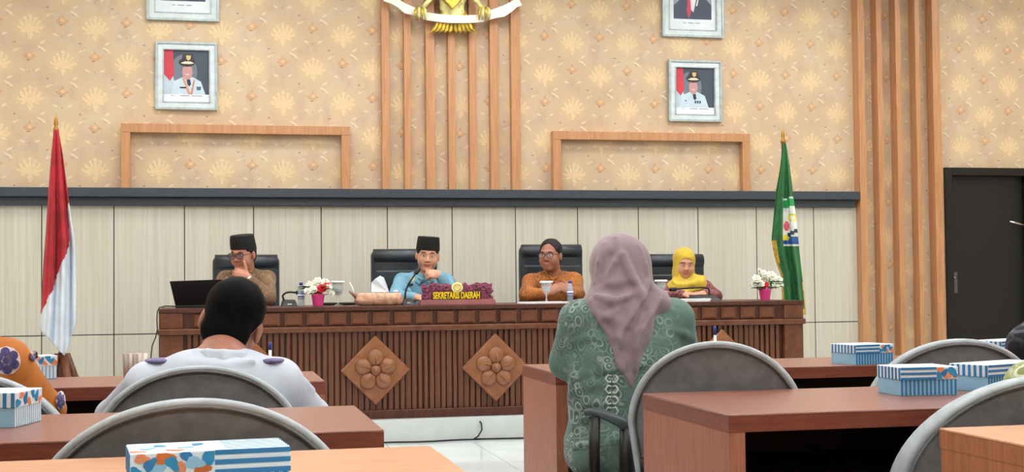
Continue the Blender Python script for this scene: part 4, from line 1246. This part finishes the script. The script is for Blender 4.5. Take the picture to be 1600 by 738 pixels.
# ================================================================== PORTRAITS
def portrait(label, xa, xb, yb_, hgt, draw, bw=.135, capt=True):
    yf = YW - .035
    A, B = PY(xa, yb_, yf), PY(xb, yb_, yf)
    w_, h_ = B.x - A.x, hgt; z0 = (A.z + B.z) / 2
    t = thing('portrait_frame', label, 'picture', ((A.x + B.x) / 2, YW, z0), 0, 'framed portraits')
    t.rotation_euler = (math.radians(1.2), 0, 0)
    bd = w_ * bw
    def ring(i0, i1, y0, y1, nm, m):
        mb = MB(); a0, a1 = -w_ / 2 + i0, w_ / 2 - i0; c0, c1 = -w_ / 2 + i1, w_ / 2 - i1
        for (p, q, r, s_) in ((a0, a1, i0, i1), (a0, a1, h_ - i1, h_ - i0), (a0, c0, i1, h_ - i1), (c1, a1, i1, h_ - i1)):
            mb.box(p, q, y0, y1, r, s_)
        return mb.build(nm, m, t, bevel=.003)
    ring(0, bd * .28, -.04, -.002, 'outer_moulding', M['silver'])
    ring(bd * .28, bd * .85, -.030, -.002, 'frame', M['silverlight'])
    ring(bd * .85, bd, -.034, -.002, 'inner_moulding', M['silver'])
    iw, ih = w_ - 2 * bd, h_ - 2 * bd
    mb = MB(); mats = []
    def shp(poly, c, lay):
        if c not in mats: mats.append(c)
        mb.cur = mats.index(c)
        mb._add([(-iw / 2 + px * iw, -.012 - lay * .0006, bd + (1 - py) * ih) for px, py in poly], [tuple(range(len(poly)))])
    draw(shp)
    def pm(c): return mat('print_%d_%d_%d' % c, c, .45, vary=.03)
    o = mb.build('picture', [pm(c) for c in mats], t)
    MB().box(-w_ / 2 + .004, w_ / 2 - .004, -.010, -.001, .004, h_ - .004).build('backing_board', M['white'], t)
    return t
def oval(cx, cy, rx, ry, n=20, a0=0, a1=360):
    return [(cx + rx * math.cos(math.radians(a0 + (a1 - a0) * i / n)), cy + ry * math.sin(math.radians(a0 + (a1 - a0) * i / n))) for i in range(n + (0 if a1 - a0 == 360 else 1))]
def governor(cx, tilt):
    def d(s):
        s([(0, 0), (1, 0), (1, 1), (0, 1)], (232, 242, 248), 0)
        s([(0, 0), (1, 0), (1, .85), (0, .85)], (66, 78, 94), 1)
        s(oval(cx - .08, .42, .30, .34), (112, 124, 138), 2)
        s([(0, .48), (.2, .5), (.3, .86), (0, .86)], (186, 206, 222), 3)
        s([(0, 0), (.2, 0), (.225, .48), (.13, .60), (0, .47)], (204, 62, 80), 4)
        s([(cx - .10, .52), (cx + .12, .52), (cx + .30, .60), (cx + .40, .85), (cx - .36, .85), (cx - .30, .60)], (198, 220, 236), 5)
        s([(cx - .02, .56), (cx + .06, .56), (cx + .08, .66), (cx + .04, .70), (cx, .66)], (38, 48, 66), 6)
        s(oval(cx + .0, .42, .115, .15), (198, 150, 150), 7)
        s([(cx - .06, .455), (cx + .06, .455), (cx, .49)], (226, 196, 196), 8)
        s(oval(cx - .01 + tilt, .235, .185, .085) , (52, 52, 58), 8)
        s([(cx - .14, .21), (cx - .10, .08), (cx + .12, .06), (cx + .17, .21)], (58, 56, 62), 8)
        s([(cx - .15, .25), (cx - .05, .215), (cx + .07, .215), (cx + .15, .25), (cx + .07, .265), (cx - .07, .265)], (226, 214, 192), 9)
        s([(cx - .03, .10), (cx + .08, .10), (cx + .07, .17), (cx + .02, .20), (cx - .02, .17)], (212, 190, 128), 9)
        if tilt == 0:
            s([(cx - .12, .54), (cx - .07, .54), (cx + .08, .86), (cx + .05, .90), (cx, .82)], (214, 156, 128), 9)
            s([(cx + .14, .56), (cx + .17, .58), (cx + .11, .86), (cx + .05, .90)], (206, 142, 116), 9)
            s([(cx - .17, .71), (cx - .03, .71), (cx - .03, .735), (cx - .17, .735)], (40, 46, 60), 10)
            s([(cx + .20, .70), (cx + .31, .70), (cx + .29, .77), (cx + .21, .77)], (88, 104, 130), 10)
            s(oval(cx - .08, .87, .04, .018, 8), (50, 56, 70), 10)
        else:
            for k in range(3): s([(cx + .03 + k * .06, .71), (cx + .075 + k * .06, .71), (cx + .07 + k * .06, .765), (cx + .035 + k * .06, .765)], (48, 60, 84), 10)
            s(oval(cx - .2, .71, .02, .015, 8), (52, 60, 78), 10)
        s([(0, .855), (1, .855), (1, 1), (0, 1)], (232, 242, 248), 11)
        for a, b in ((.16, .19), (.21, .23), (.36, .56), (.60, .85)): s([(a, .875), (b, .875), (b, .888), (a, .888)], (110, 120, 132), 12)
    return d
def statesman(cx, pin):
    def d(s):
        s([(0, 0), (1, 0), (1, 1), (0, 1)], (228, 240, 248), 0)
        s([(.09, .04), (.91, .04), (.91, .83), (.09, .83)], (150, 160, 172), 1)
        s([(.09, .83), (.09, .62), (.26, .50), (.42, .44), (.62, .44), (.78, .50), (.91, .60), (.91, .83)], (58, 68, 92), 2)
        s([(.40, .44), (.60, .44), (.52, .72), (.44, .66)], (232, 236, 246), 3)
        s([(cx - .02, .46), (cx + .03, .46), (cx + .05, .70), (cx, .82), (cx - .05, .70)], (206, 66, 92), 4)
        s(oval(.5, .30, .13, .16), (196, 150, 132), 3)
        s([(.37, .24), (.39, .12), (.61, .12), (.63, .24)], (24, 24, 28), 5)
        if pin: s([(.60, .52), (.63, .52), (.60, .62), (.57, .62)], (236, 238, 244), 5)
        for a, b in ((.30, .36), (.40, .52), (.56, .66)): s([(a, .885), (b, .885), (b, .898), (a, .898)], (150, 158, 168), 6)
    return d
portrait('framed portrait of a man in white uniform with orange sash, left of the slats', 243, 339.5, 171.5, .575, governor(.52, 0))
portrait('framed portrait of a man in white uniform without sash, right of the slats', 1046, 1128, 190, .565, governor(.46, .01))
portrait('silver framed portrait cut by the top edge, upper left', 229.5, 342, 32, .72, statesman(.60, False), .12)
portrait('silver framed portrait of a man with red tie cut by the top edge, upper right', 1036, 1131, 58, .72, statesman(.42, True), .12)

# ================================================================== GILDED EAGLE EMBLEM
YG = YW - .16
ec = PY(707, 20, YG)
eg = thing('eagle_emblem', 'gilded eagle emblem with white ribbon above the wall slats', 'emblem', (ec.x, YW - .07, ec.z))
def sheet(pts_top, pts_bot, y0, th, nm, m, bow=.03):
    mb = MB(); n = len(pts_top); vs = []
    for dy in (0, th):
        for tab in (pts_top, pts_bot):
            for i, (a, b) in enumerate(tab):
                q = PY(a, b, y0); vs.append((q.x, y0 + dy - bow * math.sin(math.pi * i / (n - 1)), q.z))
    I = lambda l, t_, i: l * 2 * n + t_ * n + i
    fs = []
    for i in range(n - 1):
        fs += [(I(0, 0, i), I(0, 1, i), I(0, 1, i + 1), I(0, 0, i + 1)), (I(1, 0, i), I(1, 0, i + 1), I(1, 1, i + 1), I(1, 1, i)),
               (I(0, 0, i), I(0, 0, i + 1), I(1, 0, i + 1), I(1, 0, i)), (I(0, 1, i), I(1, 1, i), I(1, 1, i + 1), I(0, 1, i + 1))]
    for i in (0, n - 1): fs.append((I(0, 0, i), I(1, 0, i), I(1, 1, i), I(0, 1, i)))
    mb._add(vs, fs); return W(eg, mb, nm, m)
rb = sheet([(661, 18), (680, 22), (700, 24.5), (720, 25), (740, 24), (756, 22)], [(661, 30), (680, 34), (700, 36.5), (720, 37), (740, 36), (756, 33.5)], YG, .02, 'ribbon', M['ribbon'])
sheet([(597, -8), (612, -6), (622, -1), (634, 6), (648, 12), (661, 15)], [(600, 2), (612, 6), (622, 12), (632, 21), (646, 24), (659, 27)], YG + .01, .02, 'ribbon_end', M['ribbon'], .01)
sheet([(760, 18), (772, 14), (786, 9), (798, 3), (806, -2), (809, -4)], [(764, 31), (776, 28), (788, 26), (800, 18), (808, 11), (816, 8)], YG + .01, .02, 'ribbon_end', M['ribbon'], .01)
for k in range(10):      # tail feathers
    a = (k - 4.5) / 4.5; x0, x1 = 708 + a * 16, 708 + a * 29
    A, B = PY(x0, 15, YG + .035), PY(x1, 46 + (1 - a * a) * 1.5, YG + .02)
    tip = PY(x1 + a * 6 + (2 if a > 0 else -2), 51, YG + .01)
    W(eg, MB().tube([A, (A + B) / 2, B, tip], [.012, .018, .019, .003], 8), 'tail_feather', M['goldmetal'], smooth=True)
for q in (-1, 1):
    xk = 707 + q * 50
    L = [PY(707 + q * 26, -14, YG - .01), PY(707 + q * 38, 2, YG - .03), PY(707 + q * 46, 12, YG - .035)]
    W(eg, MB().tube(L, [.034, .024, .016], 10), 'leg', M['palegold'], smooth=True)
    for k in range(4):
        xx = xk + (k - 1.5) * 5.2
        W(eg, MB().tube([PY(xk + (k - 1.5) * 3, 12, YG - .035), PY(xx, 16, YG - .055), PY(xx, 24, YG - .06), PY(xx - q * .5, 31, YG - .03)], [.012, .013, .011, .004], 8), 'claw', M['palegold' if k % 2 else 'goldmetal'], smooth=True)
bd = Shape()
bd.cap(PY(707, 20, YG + .03), PY(707, -40, YG + .0), .105, .15, .03, .45)
bd.cap(PY(707, -40, YG), PY(707, -95, YG), .15, .10, .05, .55); bd.ell(PY(700, -118, YG - .02), (.075, .07, .08), .03)
bd.cap(PY(688, -118, YG - .03), PY(676, -112, YG - .03), .028, .008, .02)
bd.build('body', M['palegold'], eg, .012, wrinkle(.004, (60, 90, 50)))
s0 = [PY(a, b, YG - .085) for a, b in ((684, -62), (730, -62), (732, -20), (724, -2), (707, 15), (690, -2), (682, -20))]
mb = MB(); mb.prism([(q.x, q.z) for q in s0], YG - .10, YG - .05); W(eg, mb, 'shield', M['goldmetal'], bevel=.012)
for q in (-1, 1):
    for k in range(9):
        a0 = math.radians(20 + k * 13)
        A = PY(707 + q * 32, -62, YG + .03); L = .62 - .02 * abs(k - 4)
        B = A + Vector((q * L * math.sin(a0) * 1.05, .02, -L * math.cos(a0) * .9 + .06))
        B.z = max(B.z, PY(707, -12, YG).z)
        W(eg, MB().tube([A, A * .5 + B * .5 + Vector((0, -.02, 0)), B], [.03, .04, .008], 8), 'wing_feather', M['goldmetal' if k % 2 else 'palegold'], smooth=True)
# ================================================================== THINGS ON THE LONG DESK
def D(px, Y): return Vector((PY(px, 472, Y).x, Y, DESK))       # a spot on the desk top
def up(px, py, Y): return PY(px, py, Y)

# laptop
yl = YD + .34
A, B = up(274, 480, yl), up(352, 478, yl); a2, b2 = up(265, 440, yl - .09), up(347, 437, yl - .09)
A.z = B.z = DESK + .016
lt = thing('laptop', 'black laptop seen from behind its open screen', 'laptop', ((A.x + B.x) / 2, yl + .1, DESK))
n_ = Vector((0, .012, .002))
W(lt, MB().hexa([A, B, B + n_, A + n_, a2, b2, b2 + n_, a2 + n_]), 'screen', M['black'], bevel=.003)
W(lt, MB().box(A.x, B.x, yl + .0, yl + .24, DESK, DESK + .018), 'keyboard_base', M['black'], bevel=.004)
W(lt, MB().tube([A + Vector((.05, .006, -.002)), B + Vector((-.05, .006, -.002))], .008, 8), 'hinge', M['darkgrey'], smooth=True)

def desk_mic(label, bx, Y, neck, head, bw=.06):
    b = D(bx, Y); t = thing('desk_microphone', label, 'microphone', tuple(b), 0, 'desk microphones')
    mb = MB(); mb.hexa([(b.x - bw, Y - .07, b.z), (b.x + bw, Y - .07, b.z), (b.x + bw, Y + .08, b.z), (b.x - bw, Y + .08, b.z),
                        (b.x - bw * .7, Y - .03, b.z + .03), (b.x + bw * .7, Y - .03, b.z + .03), (b.x + bw * .8, Y + .07, b.z + .05), (b.x - bw * .8, Y + .07, b.z + .05)])
    W(t, mb, 'base', M['darkgrey'], bevel=.01, seg=3)
    pts = [up(a_, c_, Y + d_) for a_, c_, d_ in neck]
    # rounded bends
    P = []
    for i in range(len(pts) - 1):
        for k in range(6):
            q0, q1, q2, q3 = pts[max(i - 1, 0)], pts[i], pts[i + 1], pts[min(i + 2, len(pts) - 1)]; u = k / 6
            P.append(.5 * ((2 * q1) + (q2 - q0) * u + (2 * q0 - 5 * q1 + 4 * q2 - q3) * u * u + (3 * q1 - q0 - 3 * q2 + q3) * u ** 3))
    P.append(pts[-1])
    W(t, MB().tube(P, .007, 8), 'gooseneck', M['black'], smooth=True)
    d = (P[-1] - P[-3]).normalized()
    W(t, MB().tube([P[-1] - d * .01, P[-1], P[-1] + d * .045, P[-1] + d * .055], [.009, .016, .016, .008], 12), 'mic_head', M['black'], smooth=True)
    W(t, MB().box(b.x - bw * .25, b.x + bw * .25, Y - .058, Y - .045, b.z + .012, b.z + .02), 'talk_button', M['white'])
    return t
desk_mic('desk microphone beside the flowers in the left pink pot', 452, YD + .40, [(444, 470, .04), (442, 462, .04), (450, 457, .02), (464, 457.5, .0)], 1)
desk_mic('desk microphone with tall bent neck before the man in blue', 637, YD + .30, [(633, 468, .05), (634, 455, .05), (641, 440, .05), (650, 427, .08)], 1, .05)
desk_mic('desk microphone lying low before the woman in yellow', 1101, YD + .35, [(1108, 464, .04), (1106, 451, .04), (1085, 450, .03), (1056, 452, .02)], 1, .12)

def bottle(label, px, Y, h=.17, r=.024):
    b = D(px, Y); t = thing('water_bottle', label, 'bottle', tuple(b), 0, 'small water bottles')
    MB().lathe([(r * .8, 0), (r, .008), (r, h * .55), (r * .92, h * .62), (r, h * .68), (r * .55, h * .86), (r * .45, h * .9)], 16).build('body', M['water'], t, smooth=True)
    MB().lathe([(r * 1.03, h * .30), (r * 1.03, h * .56)], 16).build('label_band', M['labelblue'], t, smooth=True)
    MB().lathe([(r * .55, h * .89), (r * .55, h), (r * .45, h * 1.01)], 14).build('cap', M['capblue'], t, smooth=True)
bottle('small water bottle beside the left pink flower pot', 470.5, YD + .30)
bottle('small water bottle before the man in orange', 891, YD + .32, .165)

def goblet(label, px, Y, h=.165):
    b = D(px, Y); t = thing('water_goblet', label, 'glass', tuple(b), 0, 'covered water goblets')
    MB().lathe([(.036, 0), (.034, .004), (.008, .01), (.005, .05), (.008, .062), (.030, .085), (.041, .115), (.040, h), (.037, h), (.037, .117), (.026, .09), (.002, .075)], 20).build('goblet_glass', M['glass'], t, smooth=True)
    MB().lathe([(.002, .079), (.024, .09), (.034, .112), (.034, .125), (.001, .125)], 18).build('water', M['water'], t, smooth=True)
    MB().lathe([(.050, h), (.050, h + .012), (.046, h + .016)], 20).build('paper_lid', M['white'], t, smooth=True)
goblet('covered water goblet between the left flower pot and tissue box', 528, YD + .42)
goblet('covered water goblet before the man in orange', 854, YD + .28, .15)
goblet('covered water goblet beside the woman in yellow', 1033, YD + .30, .15)

def flower_pot(label, px, Y, rad, blooms, leaves, seed):
    rnd = random.Random(seed)
    b = D(px, Y); t = thing('flower_pot', label, 'flower pot', tuple(b), 0, 'pink pots of flowers on the desk')
    MB().lathe([(.034, 0), (.036, .004), (.047, .082), (.049, .088), (.044, .088), (.040, .07)], 20).build('pot', M['pink'], t, smooth=True)
    for i in range(leaves):
        a = rnd.uniform(0, 6.28); r = rnd.uniform(.05, .12); z = rnd.uniform(.09, .15)
        d = Vector((math.cos(a), math.sin(a) * .7, .1)).normalized(); p = Vector((d.x * r, d.y * r, z)); s_ = Vector((-d.y, d.x, .2)).normalized()
        mb = MB(); q = [p - d * .045, p + s_ * .016, p + d * .05 - Vector((0, 0, .012)), p - s_ * .016]
        nn = Vector((0, 0, .003)); mb.hexa([v for v in q] + [v + nn for v in q])
        mb.build('leaf', M['leaf'], t)
    for (fx, fy, col, fr_) in blooms:
        c0 = up(fx, fy, Y + rnd.uniform(-.05, .05)) - b
        mb = MB()
        for lay, (n, rr, zz) in enumerate(((7, fr_ * .72, 0.0), (5, fr_ * .42, fr_ * .35))):
            for k in range(n):
                a = 2 * math.pi * k / n + lay * .4 + rnd.random() * .3
                rot = Matrix.Rotation(a, 3, 'Z') @ Matrix.Rotation(-.75 if lay == 0 else -1.15, 3, 'Y')
                tilt = Matrix.Rotation(math.radians(52), 3, 'X')
                off = tilt @ Vector((rr * math.cos(a) * .8, rr * math.sin(a) * .8, zz * .5))
                mb.ell(c0 + off, (fr_ * .52, fr_ * .38, fr_ * .14), 8, 5, tilt @ rot)
        fl2 = mb.build('flower', M['petalr'] if col else M['petalw'], t, smooth=True)
        MB().tube([(0, 0, .07), (c0.x * .6, c0.y * .6, c0.z * .6 + .03), tuple(c0)], .0028, 5).build('stem', M['leaf'], fl2, smooth=True)
rb_ = [(485, 446, 0, .036), (497, 441, 0, .040), (508, 442, 0, .034), (480, 456, 0, .030), (513, 450, 0, .03), (490, 453, 0, .034), (518, 459, 0, .026), (503, 452, 1, .040), (497, 459, 1, .034), (511, 447, 1, .028), (478, 449, 0, .022)]
flower_pot('pink pot of white and red flowers near the laptop', 497, YD + .22, .1, rb_, 12, 3)
rb_ = [(1182, 437, 0, .042), (1193, 429, 0, .040), (1205, 431, 0, .042), (1216, 438, 0, .040), (1208, 442, 0, .040), (1189, 444, 0, .034), (1200, 437, 0, .036), (1212, 447, 0, .036), (1178, 445, 0, .032), (1220, 446, 0, .026), (1195, 446, 1, .034), (1186, 421, 0, .014)]
flower_pot('pink pot of white flowers beside the green flag', 1195.5, YD + .22, .12, rb_, 16, 5)

# tray, tissue box, packet, papers
b = D(529, YD + .62); t = tag(MB().prismz([(b.x + .13 * math.cos(a), b.y + .1 * math.sin(a)) for a in [i * .3142 for i in range(20)]], DESK, DESK + .02).build('serving_tray', M['black'], off=tuple(b), bevel=.005, loc=tuple(b)), 'black tray behind the goblet left of the tissue box', 'tray')
ty = YD + .16
xa, xb = D(557, ty).x, D(630, ty).x
tb = thing('tissue_box', 'beige quilted tissue box with a white tissue sticking out', 'tissue box', ((xa + xb) / 2, ty + .08, DESK))
s_ = Shape(); hz = .088
for i in range(7):
    x_ = xa + .035 + (xb - xa - .07) * i / 6
    s_.cap((x_, ty + .03, DESK + .034), (x_, ty + .13, DESK + .034), .033, .033, .03); s_.cap((x_, ty + .03, DESK + .060), (x_, ty + .13, DESK + .058), .030, .030, .03)
s_.half((0, 0, DESK + .002), (0, 0, -1), .004)
s_.build('cover', M['tissuebox'], tb, .007, wrinkle(.002, (70, 60, 50)))
cn = (up(559, 466, ty + .05), up(551, 459, ty + .05), up(545, 455, ty + .05))
W(tb, MB().tube(cn, [.018, .012, .004], 8), 'cover_bow', mat('beige_bow', (164, 122, 100), .7), smooth=True)
W(tb, MB().tube([up(553, 460, ty + .05), up(550, 449, ty + .05), up(546, 441, ty + .05)], [.008, .007, .003], 8), 'cover_bow', M['white'], smooth=True)
tq = [(580, 457), (580, 442), (586, 436), (594, 431), (600, 434), (604, 444), (608, 457)]
mb = MB(); vs = []
for dy in (0, .05):
    for i, (a, c) in enumerate(tq): vs.append(up(a, c, ty + .06 + dy * (1 if 0 < i < 6 else .3) + .012 * math.sin(i * 2.2)))
n = len(tq); mb._add(vs, [tuple(range(n)), tuple(range(2 * n - 1, n - 1, -1))] + [(i, i + n, (i + 1) % n + n, (i + 1) % n) for i in range(n)])
W(tb, mb, 'tissue', M['tissue'])
s_ = Shape(); q = D(617, YD + .42)
s_.ell(q + Vector((0, 0, .085)), (.05, .03, .016), .01); s_.ell(q + Vector((.015, 0, .05)), (.03, .03, .05), .02); s_.ell(q + Vector((.01, 0, .012)), (.035, .035, .012), .02)
pk = thing('plastic_packet', 'crumpled blue and white packet behind the tissue box', 'packet', tuple(q))
s_.build('wrapper', M['labelblue'], pk, .006, wrinkle(.004, (120, 100, 90)))
def paper(label, px, Y, w_, d_, rz, hh=.006):
    b = D(px, Y); o = thing('paper_stack', label, 'papers', tuple(b), rz, 'papers on the desk')
    for k in range(3):
        sh_ = MB().box(-w_ / 2 + .006 * k, w_ / 2 + .004 * k, -d_ / 2, d_ / 2 - .005 * k, hh * k / 3, hh * (k + 1) / 3)
        sh_.build('sheet', M['white'], o, )
paper('loose white papers before the man in orange', 848, YD + .2, .34, .21, .08, .012)
paper('white documents before the woman in yellow', 1078, YD + .16, .26, .2, -.1, .02)
b = D(1062, YD + .2)
o = thing('paper_cup', 'small white cup before the woman in yellow', 'cup', tuple(b + Vector((0, .36, 0))))
MB().lathe([(.026, 0), (.034, .075), (.036, .078), (.033, .078), (.030, .07)], 16).build('cup', M['white'], o, smooth=True)

# carved name plate
yn = YD + .10
xa, xb = D(655, yn).x, D(775, yn).x
npt = thing('name_plate', 'purple carved name plate reading SEKRETARIS DAERAH in yellow letters', 'name plate', ((xa + xb) / 2, yn + .04, DESK))
z0 = DESK
W(npt, MB().hexa([(xa, yn - .03, z0), (xb, yn - .03, z0), (xb, yn + .09, z0), (xa, yn + .09, z0), (xa + .012, yn - .015, z0 + .038), (xb - .012, yn - .015, z0 + .038), (xb - .012, yn + .08, z0 + .038), (xa + .012, yn + .08, z0 + .038)]), 'base', M['maroonwood'], bevel=.004)
crest = [(658, 470), (661, 460), (658, 449), (660, 443), (668, 447), (674, 443), (682, 442), (690, 446), (698, 443), (706, 446), (712, 444), (722, 444), (727, 441), (731, 446), (739, 444), (745, 441), (752, 443), (758, 441), (764, 444), (769, 442), (768, 450), (771, 455), (766, 461), (770, 470)]
cp = [up(a, c, yn + .03) for a, c in crest]
W(npt, MB().prism([(q.x, q.z) for q in reversed(cp)], yn + .02, yn + .045), 'carved_crest', M['purplewood'], bevel=.004)
for (sx, sy, r_) in ((664, 452, 5), (674, 449, 5.5), (686, 449, 5), (697, 450, 4.5), (733, 451, 4.5), (744, 448, 5), (755, 449, 5), (764, 452, 5), (663, 463, 5), (765, 463, 5)):
    pts = [up(sx + r_ * (1 - k / 16) * math.cos(k * .75), sy + r_ * (1 - k / 16) * math.sin(k * .75), yn + .015) for k in range(14)]
    W(npt, MB().tube(pts, [.008 * (1 - k / 18) for k in range(14)], 6), 'scroll', M['purplewood'], smooth=True)
q0, q1 = up(675, 470, yn + .01), up(753, 456, yn + .01)
W(npt, MB().box(q0.x, q1.x, yn + .004, yn + .022, z0 + .037, q1.z), 'plaque', mat('dark_plaque', (66, 34, 44), .5), bevel=.003)
cu = bpy.data.curves.new('lettering', 'FONT'); cu.body = 'SEKRETARIS DAERAH'; cu.size = .07; cu.extrude = .003; cu.align_x = 'CENTER'; cu.align_y = 'CENTER'; cu.offset = .0022
tmp = bpy.data.objects.new('lettering_tmp', cu); C.objects.link(tmp)
bpy.context.view_layer.update()
me = bpy.data.meshes.new_from_object(tmp.evaluated_get(bpy.context.evaluated_depsgraph_get()))
bpy.data.objects.remove(tmp)
co = np.array([v.co[:] for v in me.vertices]); wx = co[:, 0].max() - co[:, 0].min(); wy = co[:, 1].max() - co[:, 1].min()
pc = up(713.5, 462.3, yn)
me.materials.append(M['yellow'])
le = link('lettering', me, npt, (pc.x - npt.location.x, yn - npt.location.y + .001, pc.z - npt.location.z), (math.pi / 2, 0, 0))
sxx = (up(751, 463, yn).x - up(678, 463, yn).x) / wx; syy = (up(713, 457.5, yn).z - up(713, 468.5, yn).z) / wy
le.scale = (sxx, syy, 1)
pm_ = up(714.5, 449.5, yn)
mb = MB(); ring = [(pm_.x + .042 * math.cos(a), pm_.z + .038 * math.sin(a)) for a in [i * math.pi / 10 for i in range(20)]]
mb.prism(ring, yn - .002, yn + .02); em_ = W(npt, mb, 'emblem', M['palegold'], bevel=.003)
mb = MB().tube([(pm_.x + .026 * math.cos(a), yn - .004, pm_.z + .023 * math.sin(a)) for a in [i * math.pi / 8 for i in range(16)]], .003, 6, True)
mb.build('emblem_ring', M['goldmetal'], em_, off=tuple(npt.location), smooth=True)

# ================================================================== SNACK BOXES AND SMALL THINGS ON THE AUDIENCE TABLES
BLUE, SKY, PALE = mat('print_blue', (44, 120, 176), .45, vary=.05), mat('box_sky', (142, 190, 220), .5, vary=.05), mat('box_white', (222, 234, 242), .5, vary=.03)
ORG = mat('print_orange', (222, 138, 100), .5, vary=.1)
ORG2 = mat('print_deep_orange', (206, 108, 48), .5, vary=.1)
TEAL = mat('print_teal', (40, 140, 190), .5, vary=.1)
def snack_box(label, A, B, dep, h, mode):
    A, B = Vector((A.x, A.y, TZ)), Vector((B.x, B.y, TZ)); L = (B - A).length; rz = math.atan2(B.y - A.y, B.x - A.x)
    t = thing('snack_box', label, 'box', tuple(A), rz, 'printed cardboard snack boxes')
    rnd = random.Random(len(label)); hl = h * .56
    body = MB().box(.002, L - .002, .002, dep - .002, 0, h - .004).build('box_body', SKY, t, bevel=.0015)
    lid = MB().box(0, L, 0, dep, hl, h).build('lid', PALE, t, bevel=.002)
    def quads(rects, nm, m, par, face, e=.0012):
        mb = MB()
        for a, b, c, d in rects:
            if face == 'f': mb.box(a, b, -e, .0005, c, d)
            elif face == 'fb': mb.box(a, b, .002 - e, .0025, c, d)
            elif face == 'l': mb.box(-e, .0005, a, b, c, d)
            elif face == 'r': mb.box(L - .0005, L + e, a, b, c, d)
            elif face == 't': mb.box(a, b, c, d, h - .0005, h + e * .6)
        return mb.build(nm, m, par)
    n = max(6, int(L / .0125)); pt = L / n
    quads([(pt * (i + .1), pt * (i + .55), .002, hl) for i in range(n)], 'printed_stripes', BLUE if mode != 'flower' else PALE, body, 'fb')
    m_ = max(4, int(dep / .02)); pd = dep / m_
    quads([(pd * (i + .1), pd * (i + .55), hl, h - .001) for i in range(m_)], 'printed_stripes', BLUE, lid, 'l')
    s0, s1, f0, f1 = {'right': (0, .62, .62, 1), 'left': (.52, 1, 0, .52), 'flower': (0, 0, 0, 1)}[mode]
    k = 5; hh = (h - hl) / k
    if s1 > s0: quads([(L * s0, L * s1, hl + hh * i, hl + hh * (i + 1)) for i in (0, 2, 4)], 'printed_stripes', BLUE, lid, 'f')
    if mode == 'left': quads([(L * .6, L, dep * (.08 + .16 * i), dep * (.12 + .16 * i)) for i in range(6)], 'printed_stripes', SKY, lid, 't')
    # leaf and petal ornament
    def leafs(cx, cz, r, rot, m, lay, top=False):
        mb = MB(); P = []
        for i in range(14):
            a = 2 * math.pi * i / 14
            rr = r * (.62 + .38 * abs(math.cos(a * 1.5 + .3)))
            x_, z_ = rr * math.cos(a), rr * .62 * math.sin(a)
            u, v = cx + x_ * math.cos(rot) - z_ * math.sin(rot), cz + x_ * math.sin(rot) + z_ * math.cos(rot)
            u = min(max(u, L * f0 + .001), L * f1 - .001)
            P.append((u, min(max(v, hl + .001), h - .001) if not top else min(max(v, .004), dep - .004)))
        if not top: mb.prism(P, -.0012 - lay * .0005, .0)
        else: mb.prismz(P, h - .0005, h + .0008 + lay * .0003)
        mb.build('printed_leaf', m, lid)
    cnt = 11 if mode == 'left' else 7
    for i in range(cnt):
        leafs(L * (f0 + (f1 - f0) * (i + .6) / (cnt + .3)), hl + (h - hl) * (.28 + .5 * ((i * 5) % 3) / 2), (h - hl) * rnd.uniform(.32, .5), rnd.uniform(-1.2, 1.2), (TEAL, ORG, BLUE, SKY if mode == 'left' else ORG, ORG2 if mode == 'left' else TEAL)[i % 5], i % 3)
    if mode == 'left':
        for i in range(6): leafs(L * (.04 + .08 * i), dep * (.15 + .25 * (i % 3)), .016, i * .9, (ORG, SKY, TEAL)[i % 3], i % 2, True)
    return t
h_ = .085
A, B = PZ(203, 710, TZ + h_), PZ(454, 698, TZ + h_)
snack_box('large floral and striped snack box on the table nearest the camera', A, B, .13, h_, 'left')
snack_box('striped snack box on the table beside the grey chairs at right', N(1408, 620), N(1498, 617.5), .15, .082, 'right')
snack_box('striped snack box partly hidden by the chair at the right edge', N(1545, 614), N(1640, 606), .14, .08, 'right')
snack_box('striped snack box below the slatted trim, on the table nearest the dais', N(1338, 571), N(1397, 568.5), .16, .078, 'right')
snack_box('striped snack box in front of the dark door', N(1566, 565), N(1640, 560), .15, .08, 'right')
A, B = N(24, 669), N(66, 658)
snack_box('floral snack box at the left edge below the orange cloth', A, B, .2, .084, 'flower')
snack_box('pale blue box on the table behind the orange cloth', N(50, 594), N(90, 592), .1, .085, 'flower')
def tumbler(label, px):
    b = N(px, 594); t = thing('glass_tumbler', label, 'glass', tuple(b))
    MB().lathe([(.024, 0), (.028, .095), (.026, .095), (.022, .006)], 16).build('glass', mat('cloudy_glass', (182, 172, 164), .3, vary=.2, scale=30, stretch=(2, 2, .1)), t, smooth=True)
    MB().lathe([(.021, .006), (.024, .06)], 16).build('water', M['water'], t, smooth=True)
tumbler('clear glass left of its pair beside the man in white', 204)
tumbler('clear glass nearest the shoulder of the man in white', 218)
def pen(label, px, py, Y):
    tp = PY(px, py, Y); t = thing('desk_pen', label, 'pen', (tp.x, Y, TZ), 0, 'desk pens in stands')
    H = tp.z - TZ
    MB().lathe([(.028, 0), (.028, .008), (.010, .016), (.009, .035)], 14).build('pen_stand', M['black'], t, smooth=True)
    MB().lathe([(.002, .015), (.0055, .03), (.0055, H * .80)], 10).build('barrel', M['white'], t, smooth=True)
    MB().lathe([(.0062, H * .78), (.0062, H * .97), (.003, H)], 10).build('pen_cap', M['capblue'], t, smooth=True)
pen('white pen with blue cap standing behind the man in white', 422, 535, 5.0)
pen('white pen with blue cap standing behind the turned grey chair', 1117, 510, 5.0)
